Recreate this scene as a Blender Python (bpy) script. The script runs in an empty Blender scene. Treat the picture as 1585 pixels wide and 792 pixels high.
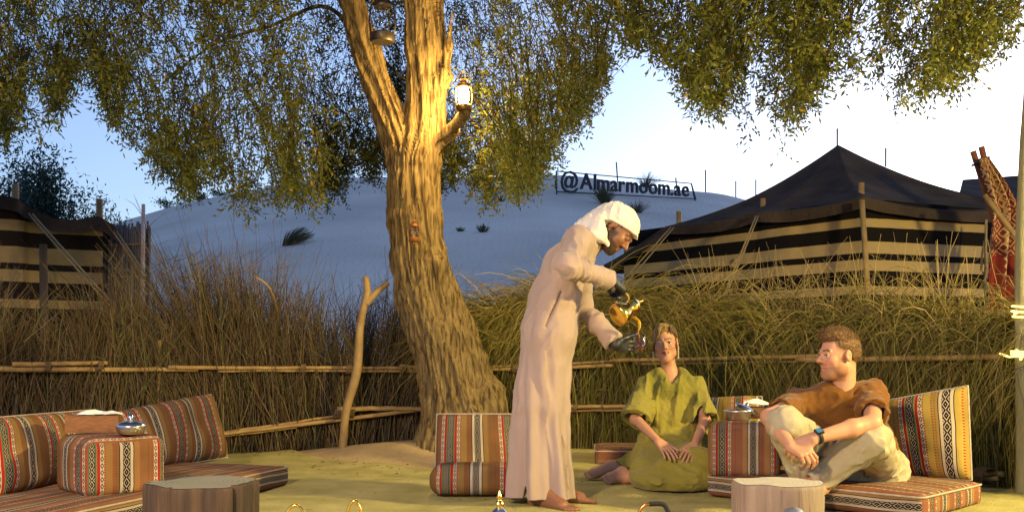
import bpy, bmesh, math, random
import numpy as np
from mathutils import Vector, Matrix
rng = np.random.default_rng(11); random.seed(11)
scene = bpy.context.scene
COL = scene.collection
# ------------------------------------------------------------------ camera, sky, sun, exposure
FPX, CAMH, CX, HY = 1585.0, 0.81, 792.5, 550.0     # focal length in photo pixels, eye height, principal column, horizon row
cam_data = bpy.data.cameras.new('camera'); cam = bpy.data.objects.new('camera', cam_data); COL.objects.link(cam)
cam_data.sensor_width = 36; cam_data.lens = 36; cam_data.shift_y = (HY-396.0)/1585.0
cam_data.clip_start = 0.05; cam_data.clip_end = 5000
cam.location = (0, 0, CAMH); cam.rotation_euler = (math.pi/2, 0, 0); scene.camera = cam

SUN_AZ, SUN_EL = math.radians(36), math.radians(7)   # the afterglow: right of the view, on the horizon
world = bpy.data.worlds.new('World'); scene.world = world; world.use_nodes = True
wn, wl = world.node_tree.nodes, world.node_tree.links
wn.clear()
sky = wn.new('ShaderNodeTexSky'); sky.sky_type = 'NISHITA'; sky.sun_disc = False
sky.sun_elevation = SUN_EL; sky.sun_rotation = SUN_AZ
sky.air_density = 1.0; sky.dust_density = 1.2; sky.ozone_density = 1.6; sky.altitude = 50
hsv = wn.new('ShaderNodeHueSaturation'); hsv.inputs['Saturation'].default_value = 0.76
bg = wn.new('ShaderNodeBackground'); bg.inputs['Strength'].default_value = 0.135
wo = wn.new('ShaderNodeOutputWorld')
# white balance of the evening sky: cooler than the warm lamps the camera was set for
wb = wn.new('ShaderNodeMix'); wb.data_type = 'RGBA'; wb.blend_type = 'MULTIPLY'; wb.inputs[0].default_value = 1.0
wb.inputs[7].default_value = (0.76, 0.90, 1.30, 1)
wl.new(sky.outputs[0], hsv.inputs['Color']); wl.new(hsv.outputs[0], wb.inputs[6])
wl.new(wb.outputs[2], bg.inputs[0]); wl.new(bg.outputs[0], wo.inputs[0])

sun_l = bpy.data.lights.new('sun', 'SUN'); sun_l.energy = 0.10; sun_l.angle = math.radians(12); sun_l.color = (1.0, 0.86, 0.78)
sun_o = bpy.data.objects.new('sun', sun_l); COL.objects.link(sun_o)
sd = Vector((math.sin(SUN_AZ)*math.cos(math.radians(6)), math.cos(SUN_AZ)*math.cos(math.radians(6)), math.sin(math.radians(6))))
sun_o.rotation_euler = sd.to_track_quat('Z', 'Y').to_euler(); sun_o.location = (20, 30, 20)

scene.view_settings.view_transform = 'Standard'; scene.view_settings.look = 'None'
scene.view_settings.gamma = 1.0; scene.view_settings.use_curve_mapping = False
scene.view_settings.exposure = 1.0
scene.render.engine = 'CYCLES'
try:
    scene.cycles.use_denoising = True; scene.cycles.max_bounces = 6; scene.cycles.diffuse_bounces = 3
    scene.cycles.transparent_max_bounces = 8; scene.cycles.sample_clamp_indirect = 4.0
    scene.cycles.caustics_reflective = False; scene.cycles.caustics_refractive = False
except Exception: pass

# ------------------------------------------------------------------ helpers
def P(x, y, Y):                      # a photo pixel at a chosen depth -> a point of the place
    return np.array([(x-CX)*Y/FPX, Y, CAMH-(y-HY)*Y/FPX])
def G(x, y, z=0.0):                  # a photo pixel on a level of height z
    return P(x, y, FPX*(CAMH-z)/(y-HY))
def lerp(a, b, t): return a+(b-a)*t
def norm(v): v = np.asarray(v, float); return v/(np.linalg.norm(v)+1e-12)
def sstep(a, b, x):
    t = np.clip((x-a)/(b-a), 0, 1); return t*t*(3-2*t)
def hash3(i, j, k, seed):
    n = (i.astype(np.int64)*374761393 + j.astype(np.int64)*668265263 + k.astype(np.int64)*2147483647 + seed*1274126177) & 0xffffffff
    n = ((n ^ (n >> 13))*1274126177) & 0xffffffff
    return ((n ^ (n >> 16)) & 0xffff)/32767.5-1.0
def vnoise(p, seed=0):               # value noise in [-1, 1]
    p = np.asarray(p, float); i = np.floor(p).astype(np.int64); f = p-i; f = f*f*(3-2*f)
    r = 0
    for a in (0, 1):
        for b in (0, 1):
            for c in (0, 1):
                w = (f[..., 0] if a else 1-f[..., 0])*(f[..., 1] if b else 1-f[..., 1])*(f[..., 2] if c else 1-f[..., 2])
                r = r+w*hash3(i[..., 0]+a, i[..., 1]+b, i[..., 2]+c, seed)
    return r

# meshes -------------------------------------------------------------
def mesh_np(name, V, F, mat=None, smooth=True, col=None, uv=None):
    V = np.asarray(V, np.float32).reshape(-1, 3); F = np.asarray(F, np.int32)
    me = bpy.data.meshes.new(name); k = F.shape[1]; m = len(F)
    me.vertices.add(len(V)); me.vertices.foreach_set('co', V.ravel())
    me.loops.add(m*k); me.loops.foreach_set('vertex_index', F.ravel())
    me.polygons.add(m); me.polygons.foreach_set('loop_start', np.arange(m, dtype=np.int32)*k)
    me.polygons.foreach_set('loop_total', np.full(m, k, np.int32))
    if smooth: me.polygons.foreach_set('use_smooth', np.ones(m, bool))
    me.update(calc_edges=True)
    if col is not None:
        c = np.ones((len(V), 4), np.float32); c[:, :3] = col
        at = me.attributes.new('Col', 'FLOAT_COLOR', 'POINT'); at.data.foreach_set('color', c.ravel())
    if uv is not None:               # per-vertex uv
        l = me.uv_layers.new(name='UVMap'); l.data.foreach_set('uv', np.asarray(uv, np.float32)[F.ravel()].ravel())
    if mat is not None: me.materials.append(mat)
    return me
def tag(o, label=None, cat=None, group=None, kind=None):
    if label: o['label'] = label
    if cat: o['category'] = cat
    if group: o['group'] = group
    if kind: o['kind'] = kind
    return o
def obj(name, me, parent=None, **k):
    o = bpy.data.objects.new(name, me); COL.objects.link(o)
    if parent is not None:
        o.parent = parent
        off = parent.location.copy() if parent.type == 'EMPTY' else Vector((0, 0, 0))
        o.matrix_parent_inverse = Matrix.Translation(-off)
    return tag(o, **k)
def empty(name, loc, label, cat, group=None):
    o = bpy.data.objects.new(name, None); COL.objects.link(o); o.location = Vector([float(c) for c in loc]); o.empty_display_size = 0.05
    return tag(o, label, cat, group)

class MB:                            # collects pieces into one mesh
    def __init__(s): s.V = []; s.F = []; s.UV = []; s.n = 0
    def add(s, V, F, uv=None):
        V = np.asarray(V, float).reshape(-1, 3)
        s.V.append(V); s.F += [tuple(int(i)+s.n for i in f) for f in F]; s.n += len(V)
        s.UV.append(np.zeros((len(V), 2)) if uv is None else np.asarray(uv, float)); return s
    def tube(s, pts, rad, sides=8, cap=True, jit=0.0):
        pts = np.asarray(pts, float); n = len(pts); rad = np.broadcast_to(np.asarray(rad, float), (n,))
        t = np.gradient(pts, axis=0); t /= np.linalg.norm(t, axis=1)[:, None]+1e-9
        ref = np.array([0, 0, 1.0]) if abs(t[0, 2]) < 0.9 else np.array([1.0, 0, 0])
        V = []; u = norm(np.cross(t[0], ref)); run = 0
        for i in range(n):
            u = norm(u-t[i]*np.dot(u, t[i])); w = np.cross(t[i], u)
            for k in range(sides):
                a = 2*math.pi*k/sides; r = rad[i]*(1+jit*(random.random()-.5))
                V.append(pts[i]+r*(math.cos(a)*u+math.sin(a)*w))
        Fs = [(i*sides+k, i*sides+(k+1) % sides, (i+1)*sides+(k+1) % sides, (i+1)*sides+k) for i in range(n-1) for k in range(sides)]
        if cap: Fs += [tuple(range(sides-1, -1, -1)), tuple((n-1)*sides+k for k in range(sides))]
        return s.add(V, Fs)
    def box(s, c, h, R=None):
        q = np.array([[x, y, z] for x in (-1, 1) for y in (-1, 1) for z in (-1, 1)])*np.asarray(h, float)
        if R is not None: q = q @ np.asarray(R).T
        return s.add(q+np.asarray(c, float), [(0, 1, 3, 2), (4, 6, 7, 5), (0, 4, 5, 1), (2, 3, 7, 6), (0, 2, 6, 4), (1, 5, 7, 3)])
    def lathe(s, prof, c=(0, 0, 0), seg=32, R=None, jit=None):
        prof = np.asarray(prof, float); V = []
        for r, z in prof:
            for k in range(seg):
                a = 2*math.pi*k/seg; V.append((r*math.cos(a), r*math.sin(a), z))
        V = np.array(V)
        if R is not None: V = V @ np.asarray(R).T
        n = len(prof)
        Fs = [(i*seg+k, i*seg+(k+1) % seg, (i+1)*seg+(k+1) % seg, (i+1)*seg+k) for i in range(n-1) for k in range(seg)]
        return s.add(V+np.asarray(c, float), Fs)
    def grid(s, Pn, uv=None, closed=False):      # Pn (a, b, 3)
        a, b = Pn.shape[:2]
        Fs = [(i*b+j, (i+1)*b+j, (i+1)*b+j+1, i*b+j+1) for i in range(a-1) for j in range(b-1)]
        return s.add(Pn.reshape(-1, 3), Fs, None if uv is None else np.asarray(uv).reshape(-1, 2))
    def build(s, name, mat, parent=None, smooth=True, sharp=None, uv=False, **k):
        me = bpy.data.meshes.new(name); me.from_pydata(np.concatenate(s.V).tolist(), [], s.F)
        if smooth: me.polygons.foreach_set('use_smooth', np.ones(len(me.polygons), bool))
        if uv:
            UV = np.concatenate(s.UV); l = me.uv_layers.new(name='UVMap')
            li = np.empty(len(me.loops), np.int32); me.loops.foreach_get('vertex_index', li)
            l.data.foreach_set('uv', UV[li].astype(np.float32).ravel())
        me.update()
        if sharp: me.set_sharp_from_angle(angle=math.radians(sharp))
        me.materials.append(mat); return obj(name, me, parent, **k)

def strands(pts, rad, sides=3):      # pts (N,S,3), rad (N,S): many thin stems at once
    N, S, _ = pts.shape
    t = np.gradient(pts, axis=1); t /= np.linalg.norm(t, axis=2, keepdims=True)+1e-9
    ref = rng.normal(size=(N, 1, 3)); u = np.cross(t, ref); u /= np.linalg.norm(u, axis=2, keepdims=True)+1e-9; w = np.cross(t, u)
    a = 2*np.pi*np.arange(sides)/sides
    V = pts[:, :, None, :]+rad[:, :, None, None]*(np.cos(a)[None, None, :, None]*u[:, :, None, :]+np.sin(a)[None, None, :, None]*w[:, :, None, :])
    i = np.arange(N)[:, None, None]; j = np.arange(S-1)[None, :, None]; k = np.arange(sides)[None, None, :]; k2 = (k+1) % sides
    idx = lambda jj, kk: (i*S+jj)*sides+kk
    F = np.stack(np.broadcast_arrays(idx(j, k), idx(j, k2), idx(j+1, k2), idx(j+1, k)), -1).reshape(-1, 4)
    return V.reshape(-1, 3), F
def rep(c, m): return np.repeat(c, m, axis=0)

# materials ----------------------------------------------------------
def new_mat(name):
    m = bpy.data.materials.new(name); m.use_nodes = True; nt = m.node_tree
    return m, nt, nt.nodes['Principled BSDF'], nt.nodes['Material Output']
def mat(name, c, rough=0.7, c2=None, scale=8.0, bump=0.0, bscale=None, metal=0.0, attr=False, spec=0.3, sub=0.0, stretch=(1, 1, 1), trans=0.0, detail=5, sheen=0.0, coord='Object'):
    m, nt, b, out = new_mat(name); n, l = nt.nodes, nt.links
    b.inputs['Roughness'].default_value = rough; b.inputs['Metallic'].default_value = metal
    b.inputs['Specular IOR Level'].default_value = spec
    b.inputs['Base Color'].default_value = (*c, 1)
    tc = n.new('ShaderNodeTexCoord'); mp = n.new('ShaderNodeMapping'); mp.inputs['Scale'].default_value = stretch
    l.new(tc.outputs[coord], mp.inputs[0])
    src = None
    if attr:
        a = n.new('ShaderNodeAttribute'); a.attribute_name = 'Col'; src = a.outputs['Color']
    if c2 is not None:
        nz = n.new('ShaderNodeTexNoise'); nz.inputs['Scale'].default_value = scale; nz.inputs['Detail'].default_value = detail
        l.new(mp.outputs[0], nz.inputs['Vector'])
        rmp = n.new('ShaderNodeMapRange'); rmp.inputs[1].default_value = .32; rmp.inputs[2].default_value = .68; l.new(nz.outputs[0], rmp.inputs[0])
        mx = n.new('ShaderNodeMix'); mx.data_type = 'RGBA'; l.new(rmp.outputs[0], mx.inputs[0])
        mx.inputs[6].default_value = (*c, 1); mx.inputs[7].default_value = (*c2, 1)
        if src is not None:
            mm = n.new('ShaderNodeMix'); mm.data_type = 'RGBA'; mm.blend_type = 'MULTIPLY'; mm.inputs[0].default_value = 1
            l.new(src, mm.inputs[6]); l.new(mx.outputs[2], mm.inputs[7]); src = mm.outputs[2]
        else: src = mx.outputs[2]
    if src is not None: l.new(src, b.inputs['Base Color'])
    if sub > 0:
        b.inputs['Subsurface Weight'].default_value = sub; b.inputs['Subsurface Radius'].default_value = (.012, .005, .003); b.inputs['Subsurface Scale'].default_value = 1.0
    if sheen: b.inputs['Sheen Weight'].default_value = sheen
    if bump:
        nb = n.new('ShaderNodeTexNoise'); nb.inputs['Scale'].default_value = bscale or scale*4; nb.inputs['Detail'].default_value = 6
        l.new(mp.outputs[0], nb.inputs['Vector'])
        bp = n.new('ShaderNodeBump'); bp.inputs['Strength'].default_value = bump; bp.inputs['Distance'].default_value = 0.02
        l.new(nb.outputs[0], bp.inputs['Height']); l.new(bp.outputs[0], b.inputs['Normal'])
    if trans > 0:
        t = n.new('ShaderNodeBsdfTranslucent'); ms = n.new('ShaderNodeMixShader'); ms.inputs[0].default_value = trans
        if src is not None: l.new(src, t.inputs[0])
        else: t.inputs[0].default_value = (*c, 1)
        l.new(b.outputs[0], ms.inputs[1]); l.new(t.outputs[0], ms.inputs[2]); l.new(ms.outputs[0], out.inputs[0])
    return m
def glow(name, c, s):
    m, nt, b, out = new_mat(name); b.inputs['Base Color'].default_value = (*c, 1)
    b.inputs['Emission Color'].default_value = (*c, 1); b.inputs['Emission Strength'].default_value = s; return m

WOOD = mat('weathered_wood', (.20, .12, .055), .75, (.32, .20, .09), 14, .35, 40, stretch=(1, 1, .25))
POLE = mat('bamboo_pole', (.24, .15, .058), .6, (.36, .24, .095), 9, .25, 60)
ROPE = mat('hemp_rope', (.36, .27, .15), .9, (.24, .17, .09), 60, .5, 220)
LASH = mat('dark_lashing', (.11, .07, .04), .9, (.18, .12, .06), 60, .5, 200)
BRASS = mat('brass', (.82, .55, .16), .22, (.70, .44, .11), 20, .05, 60, metal=1.0)
STEEL = mat('polished_steel', (.75, .75, .78), .18, metal=1.0)
TIN = mat('dark_lantern_tin', (.05, .045, .04), .45, (.10, .08, .06), 20, .1, 60, metal=.7)
# ------------------------------------------------------------------ smooth-union solids (bodies, clothes, bark): one continuous skin each
class Cap:      # tapered capsule; flat=True cuts the ends square; sq=(dir, ratio) flattens the section along dir
    def __init__(s, a, b, ra, rb, k=.02, op='u', flat=False, sq=None):
        s.a, s.b = np.asarray(a, float), np.asarray(b, float); s.ra, s.rb, s.k, s.op, s.flat, s.sq = ra, rb, k, op, flat, sq
        m = max(ra, rb)*(max(1, sq[1]) if sq else 1)
        s.lo = np.minimum(s.a, s.b)-m; s.hi = np.maximum(s.a, s.b)+m
    def ev(s, p):
        ba = s.b-s.a; L2 = ba@ba; pa = p-s.a
        if s.sq is not None:
            w = norm(s.sq[0]); c = pa@w; pa = pa+np.outer(c*(1/s.sq[1]-1), w); cb = ba@w; ba = ba+w*cb*(1/s.sq[1]-1); L2 = ba@ba
        t = pa@ba/L2; tc = np.clip(t, 0, 1)
        d = np.linalg.norm(pa-tc[:, None]*ba if not s.flat else pa-t[:, None]*ba, axis=1)-(s.ra+(s.rb-s.ra)*tc)
        if s.flat: d = np.maximum(d, (np.abs(t-.5)-.5)*math.sqrt(L2))
        return d*(min(1, s.sq[1]) if s.sq else 1)
class Ell:      # ellipsoid with its own axes (rows of R)
    def __init__(s, c, r, R=None, k=.02, op='u'):
        s.c, s.r, s.k, s.op = np.asarray(c, float), np.broadcast_to(np.asarray(r, float), (3,)), k, op
        s.R = np.eye(3) if R is None else np.asarray(R, float)
        m = np.sqrt(((s.R*s.r[:, None])**2).sum(0)) if R is not None else s.r
        s.lo, s.hi = s.c-m, s.c+m
    def ev(s, p):
        q = (p-s.c)@s.R.T; k0 = np.linalg.norm(q/s.r, axis=1); k1 = np.linalg.norm(q/(s.r*s.r), axis=1)
        return k0*(k0-1)/(k1+1e-9)
class Box:      # rounded box with its own axes (rows of R)
    def __init__(s, c, hs, rad=.01, R=None, k=.02, op='u'):
        s.c, s.h, s.rad, s.k, s.op = np.asarray(c, float), np.asarray(hs, float), rad, k, op
        s.R = np.eye(3) if R is None else np.asarray(R, float); m = np.linalg.norm(s.h); s.lo, s.hi = s.c-m, s.c+m
    def ev(s, p):
        q = np.abs((p-s.c)@s.R.T)-(s.h-s.rad)
        return np.linalg.norm(np.maximum(q, 0), axis=1)+np.minimum(q.max(1), 0)-s.rad
def sdf_eval(prims, p, h, infl=0.0):
    d = np.full(len(p), 10.0)
    for q in prims:
        m = 9*h+q.k+abs(infl)
        sel = np.nonzero(((p > q.lo-m) & (p < q.hi+m)).all(1))[0]
        if not len(sel): continue
        e = q.ev(p[sel]); k = max(q.k, 1e-4); a = d[sel]
        if q.op == 'u':
            t = np.clip(.5+.5*(a-e)/k, 0, 1); d[sel] = a+(e-a)*t-k*t*(1-t)
        else:
            e = -e; t = np.clip(.5-.5*(a-e)/k, 0, 1); d[sel] = a+(e-a)*t+k*t*(1-t)
    return d-infl
EDG = [((0, 0, 0), (1, 0, 0)), ((0, 1, 0), (1, 1, 0)), ((0, 0, 1), (1, 0, 1)), ((0, 1, 1), (1, 1, 1)),
       ((0, 0, 0), (0, 1, 0)), ((1, 0, 0), (1, 1, 0)), ((0, 0, 1), (0, 1, 1)), ((1, 0, 1), (1, 1, 1)),
       ((0, 0, 0), (0, 0, 1)), ((1, 0, 0), (1, 0, 1)), ((0, 1, 0), (0, 1, 1)), ((1, 1, 0), (1, 1, 1))]
def sdf_mesh(prims, h, disp=None, infl=0.0, cut=None):
    us = [q for q in prims if q.op == 'u']
    lo = np.min([q.lo for q in us], 0)-abs(infl)-6*h; hi = np.max([q.hi for q in us], 0)+abs(infl)+6*h
    nc = np.ceil((hi-lo)/(4*h)).astype(int)+2
    cg = np.stack(np.meshgrid(*[np.arange(n) for n in nc], indexing='ij'), -1).reshape(-1, 3)
    dc = sdf_eval(prims, lo+cg*4*h, h, infl)
    act = (np.abs(dc) < 8.5*h).reshape(nc)
    Fv = dc.reshape(nc).astype(np.float32)
    for ax in range(3): Fv = np.repeat(Fv, 4, axis=ax); act = np.repeat(act, 4, axis=ax)
    ii = np.stack(np.nonzero(act), -1); pts = lo+(ii-2)*h
    d = sdf_eval(prims, pts, h, infl)
    if disp is not None: d = d+disp(pts)
    if cut is not None: d = np.maximum(d, cut(pts))
    Fv[ii[:, 0], ii[:, 1], ii[:, 2]] = d
    S = Fv < 0
    n = np.array(Fv.shape)
    tot = np.zeros(n-1, np.int8)
    for a in (0, 1):
        for b in (0, 1):
            for c in (0, 1): tot += S[a:n[0]-1+a, b:n[1]-1+b, c:n[2]-1+c]
    cells = np.stack(np.nonzero((tot > 0) & (tot < 8)), -1)
    acc = np.zeros((len(cells), 3)); cnt = np.zeros(len(cells))
    for c0, c1 in EDG:
        c0, c1 = np.array(c0), np.array(c1); A, B = cells+c0, cells+c1
        f0 = Fv[A[:, 0], A[:, 1], A[:, 2]]; f1 = Fv[B[:, 0], B[:, 1], B[:, 2]]
        x = (f0 < 0) != (f1 < 0); t = np.where(x, f0/np.where(x, f0-f1, 1), 0)
        acc += np.where(x[:, None], c0+(c1-c0)*t[:, None], 0); cnt += x
    V = lo+(cells+acc/cnt[:, None]-2)*h
    idx = np.full(n-1, -1, np.int32); idx[cells[:, 0], cells[:, 1], cells[:, 2]] = np.arange(len(cells))
    Q = []
    for ax in range(3):
        o1, o2 = [(1, 2), (2, 0), (0, 1)][ax]
        sl0 = [slice(None)]*3; sl1 = [slice(None)]*3; sl0[ax] = slice(0, -1); sl1[ax] = slice(1, None)
        s0, s1 = S[tuple(sl0)], S[tuple(sl1)]
        e = np.stack(np.nonzero(s0 != s1), -1)
        e = e[(e[:, o1] > 0) & (e[:, o2] > 0) & (e[:, o1] < n[o1]-1) & (e[:, o2] < n[o2]-1)]
        fl = s0[e[:, 0], e[:, 1], e[:, 2]]
        q = []
        for d1, d2 in ((-1, -1), (0, -1), (0, 0), (-1, 0)):
            c = e.copy(); c[:, o1] += d1; c[:, o2] += d2; q.append(idx[c[:, 0], c[:, 1], c[:, 2]])
        q = np.stack(q, -1); q = np.where(fl[:, None], q, q[:, ::-1]); Q.append(q[(q >= 0).all(1)])
    return V, np.concatenate(Q)
# ------------------------------------------------------------------ ground, dune
SAND = mat('pale_sand', (.46, .40, .33), .95, (.40, .35, .29), 1.2, .25, 14, spec=.1)
MOUND = mat('packed_sand', (.50, .385, .21), .95, (.40, .30, .165), 5, .6, 40, spec=.1)
FELT = mat('straw_felt', (.56, .50, .21), .95, (.38, .345, .12), 4.0, 1.0, 110, spec=.1, detail=12)
V = np.array([[-2500, -400, -.03], [2500, -400, -.03], [2500, 4000, -.03], [-2500, 4000, -.03]])
obj('ground', mesh_np('ground', V, [[0, 1, 2, 3]], SAND), kind='structure')
YC = 48.0
cx_ = np.array([-900, -400, -100, 60, 190, 230, 300, 400, 480, 550, 650, 750, 850, 900, 950, 1000, 1060, 1100, 1140, 1170, 1215, 1300, 1500, 1900, 2400.])
cy_ = np.array([420, 420, 400, 375, 344, 330, 312, 293, 281, 275, 276, 278, 272, 275, 282, 290, 297, 297, 302, 316, 330, 350, 385, 410, 430.])
crX, crZ = (cx_-CX)*YC/FPX, CAMH+(HY-cy_)*YC/FPX
def dune_z(X, Y):
    X, Y = np.asarray(X, float), np.asarray(Y, float)
    t = np.clip((Y-14)/(YC-14), -.2, 1); s = np.where(t < .85, t, .85+.15*(2/np.pi)*np.sin((t-.85)/.15*np.pi/2))/(.85+.15*2/np.pi)
    hc = sum(np.interp(X*YC/np.maximum(np.minimum(Y, YC), 20)+o, crX, crZ) for o in (-1.2, -.6, 0, .6, 1.2))/5
    z = hc*np.where(Y <= YC, s, 1-.0045*(Y-YC)**1.5)
    p = np.stack([X*.13, Y*.13, 0*X], -1)
    return z+.22*vnoise(p, 3)*np.clip(t*4, 0, 1)*np.clip((YC-Y)/6, .1, 1)-.12
gx = np.linspace(-75, 85, 300); gy = np.concatenate([np.linspace(13.0, 52, 170), np.linspace(53, 85, 30)])
X, Y = np.meshgrid(gx, gy, indexing='ij'); Z = dune_z(X, Y)
I = np.arange(X.size).reshape(X.shape)
Fq = np.stack([I[:-1, :-1], I[1:, :-1], I[1:, 1:], I[:-1, 1:]], -1).reshape(-1, 4)
DUNE = mat('dune_sand', (.66, .60, .54), .95, (.52, .47, .42), .25, .0, spec=.08)
nt = DUNE.node_tree; n_, l_ = nt.nodes, nt.links; wv = n_.new('ShaderNodeTexWave'); wv.inputs['Scale'].default_value = 1.6; wv.inputs['Distortion'].default_value = 9; wv.inputs['Detail'].default_value = 3; wv.inputs['Detail Scale'].default_value = .8
tc = n_.new('ShaderNodeTexCoord'); l_.new(tc.outputs['Object'], wv.inputs[0]); bp = n_.new('ShaderNodeBump'); bp.inputs['Strength'].default_value = .12; bp.inputs['Distance'].default_value = .10
nzd = n_.new('ShaderNodeTexNoise'); nzd.inputs['Scale'].default_value = 1.3; nzd.inputs['Detail'].default_value = 6; l_.new(tc.outputs['Object'], nzd.inputs[0]); b2_ = n_.new('ShaderNodeBump'); b2_.inputs['Strength'].default_value = .35; b2_.inputs['Distance'].default_value = .25; l_.new(nzd.outputs[0], b2_.inputs['Height']); l_.new(b2_.outputs[0], bp.inputs['Normal'])
l_.new(wv.outputs[1], bp.inputs['Height']); l_.new(bp.outputs[0], n_['Principled BSDF'].inputs['Normal'])
obj('dune', mesh_np('dune', np.stack([X, Y, Z], -1), Fq, DUNE), kind='structure')

# the camp floor: packed sand with a mound round the tree, a straw felt over it
TREE = np.array([-.42, 8.35])
def floor_z(X, Y):
    r = np.hypot((X-TREE[0]+.25)/1.0, (Y-TREE[1])/.55)
    return .13*np.exp(-r*r*1.1)+.012*vnoise(np.stack([X*2, Y*2, 0*X], -1), 5)
gx, gy = np.linspace(-5.5, 5, 150), np.linspace(1.5, 11.5, 140); X, Y = np.meshgrid(gx, gy, indexing='ij')
I = np.arange(X.size).reshape(X.shape); Fq = np.stack([I[:-1, :-1], I[1:, :-1], I[1:, 1:], I[:-1, 1:]], -1).reshape(-1, 4)
obj('camp_floor', mesh_np('camp_floor', np.stack([X, Y, floor_z(X, Y)-.012], -1), Fq, MOUND), kind='structure')
fx = np.array([-3.6, -3.0, -2.4, -1.91, -1.55, -1.17, -.86, -.58, -.2, .2, .7, 1.4, 2.0, 2.6, 3.1])
fy = np.array([7.2, 8.0, 8.5, 8.55, 7.95, 7.55, 7.45, 7.25, 7.3, 8.0, 8.7, 8.5, 8.0, 7.3, 6.6])
a = np.linspace(-3.6, 3.1, 130); b = np.linspace(0, 1, 110); A, B = np.meshgrid(a, b, indexing='ij')
yb = np.interp(A, fx, fy)+.025*vnoise(np.stack([A*6, 0*A, 0*A], -1), 8); Yf = 1.8+(yb-1.8)*B
Zf = floor_z(A, Yf)+.006+.010*(.5+.5*vnoise(np.stack([A*5, Yf*2.3, 0*A], -1), 9))
I = np.arange(A.size).reshape(A.shape); Fq = np.stack([I[:-1, :-1], I[1:, :-1], I[1:, 1:], I[:-1, 1:]], -1).reshape(-1, 4)
obj('felt_carpet', mesh_np('felt_carpet', np.stack([A, Yf, Zf], -1), Fq, FELT), kind='structure')

# ------------------------------------------------------------------ leafy things far off
LEAF = mat('leaf', (1, 1, 1), .6, attr=True, spec=.15, trans=.35)
BARK_FAR = mat('dark_branch', (.07, .05, .035), .9)
def leaf_quads(c, d, nrm, ln, wd):           # diamond leaves
    s = np.cross(d, nrm); s /= np.linalg.norm(s, axis=1, keepdims=True)+1e-9
    ln, wd = ln[:, None], wd[:, None]
    V = np.stack([c, c+d*ln*.45+s*wd*.5, c+d*ln, c+d*ln*.45-s*wd*.5], 1).reshape(-1, 3)
    return V, np.arange(len(V)).reshape(-1, 4)
def bush(name, label, cat, base, rx, rz, n, ls, c1, c2, group=None, up=.5, lift=.0, seed=0):
    r = np.random.default_rng(seed); e = empty(name, base, label, cat, group); base = np.asarray(base, float)
    nb = max(8, n//160); tips = r.normal(size=(nb, 3)); tips /= np.linalg.norm(tips, axis=1)[:, None]; tips[:, 2] = np.abs(tips[:, 2])*.9+.1
    tips = tips*r.uniform(.45, 1.0, (nb, 1))*np.array([rx, rx, rz]); tips[:, 2] += lift
    t = np.linspace(0, 1, 5)[None, :, None]; bend = r.normal(size=(nb, 1, 3))*.10*rx
    pts = base+tips[:, None, :]*t+bend*np.sin(t*np.pi)
    rad = np.linspace(1, .25, 5)[None, :]*np.full((nb, 1), .018*rz)
    V, Fq = strands(pts, rad, 4); obj('trunk', mesh_np('trunk', V, Fq, BARK_FAR), e)
    k = r.integers(0, nb, n); c = base+tips[k]*r.uniform(.55, 1.08, (n, 1))+r.normal(size=(n, 3))*.13*np.array([rx, rx, rz])
    d = r.normal(size=(n, 3)); d[:, 2] += up; d /= np.linalg.norm(d, axis=1)[:, None]
    V, Fq = leaf_quads(c, d, r.normal(size=(n, 3)), ls*r.uniform(.6, 1.3, n), ls*.35*r.uniform(.7, 1.2, n))
    f = r.uniform(0, 1, (n, 1))*.7+.3*r.uniform(0, 1, (nb, 1))[k]
    o = obj('crown', mesh_np('crown', V, Fq, LEAF, smooth=False, col=rep(lerp(np.array(c1), np.array(c2), f), 4)), e, kind='stuff')
    return e
def far(x, y, Y): return P(x, y, Y)
bush('acacia_tree', 'dark feathery acacia tree rising behind the small striped tent', 'tree', (*P(62, 440, 26)[:2], -.03), 1.15, 1.95, 15000, .13, (.012, .03, .03), (.03, .06, .045), seed=1, up=.2, lift=4.0)
bush('acacia_tree', 'lower spreading acacia at the edge of the small tent roof', 'tree', (*P(-10, 440, 24)[:2], -.03), 1.1, 1.5, 9000, .13, (.012, .03, .03), (.03, .06, .045), seed=2, up=.2, lift=3.7)
bush('leafy_shrub', 'bright green shrub peeping over the reed screen', 'shrub', (*P(163, 440, 30)[:2], -.03), .62, 1.1, 3500, .13, (.02, .07, .03), (.05, .12, .04), seed=3, lift=4.25)
for q, (x, y, Y, rx, rz, nn, lb) in enumerate(((268, 322, 46.5, 1.0, .55, 700, 'low green bush on the left shoulder of the dune'), (305, 316, 47, .95, .6, 700, 'green bush beside the low one on the dune shoulder'), (345, 306, 47, .9, .5, 500, 'green bush on the dune crest nearest the hanging leaves'))):
    p = P(x, y, Y); bush('dune_bush', lb, 'bush', (p[0], p[1], dune_z(p[0], p[1])-.05), rx, rz, nn, .12, (.03, .07, .035), (.06, .11, .05), 'bushes along the dune crest', seed=5+q)
TWIG = mat('dry_stem', (1, 1, 1), .85, attr=True, spec=.1)
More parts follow.
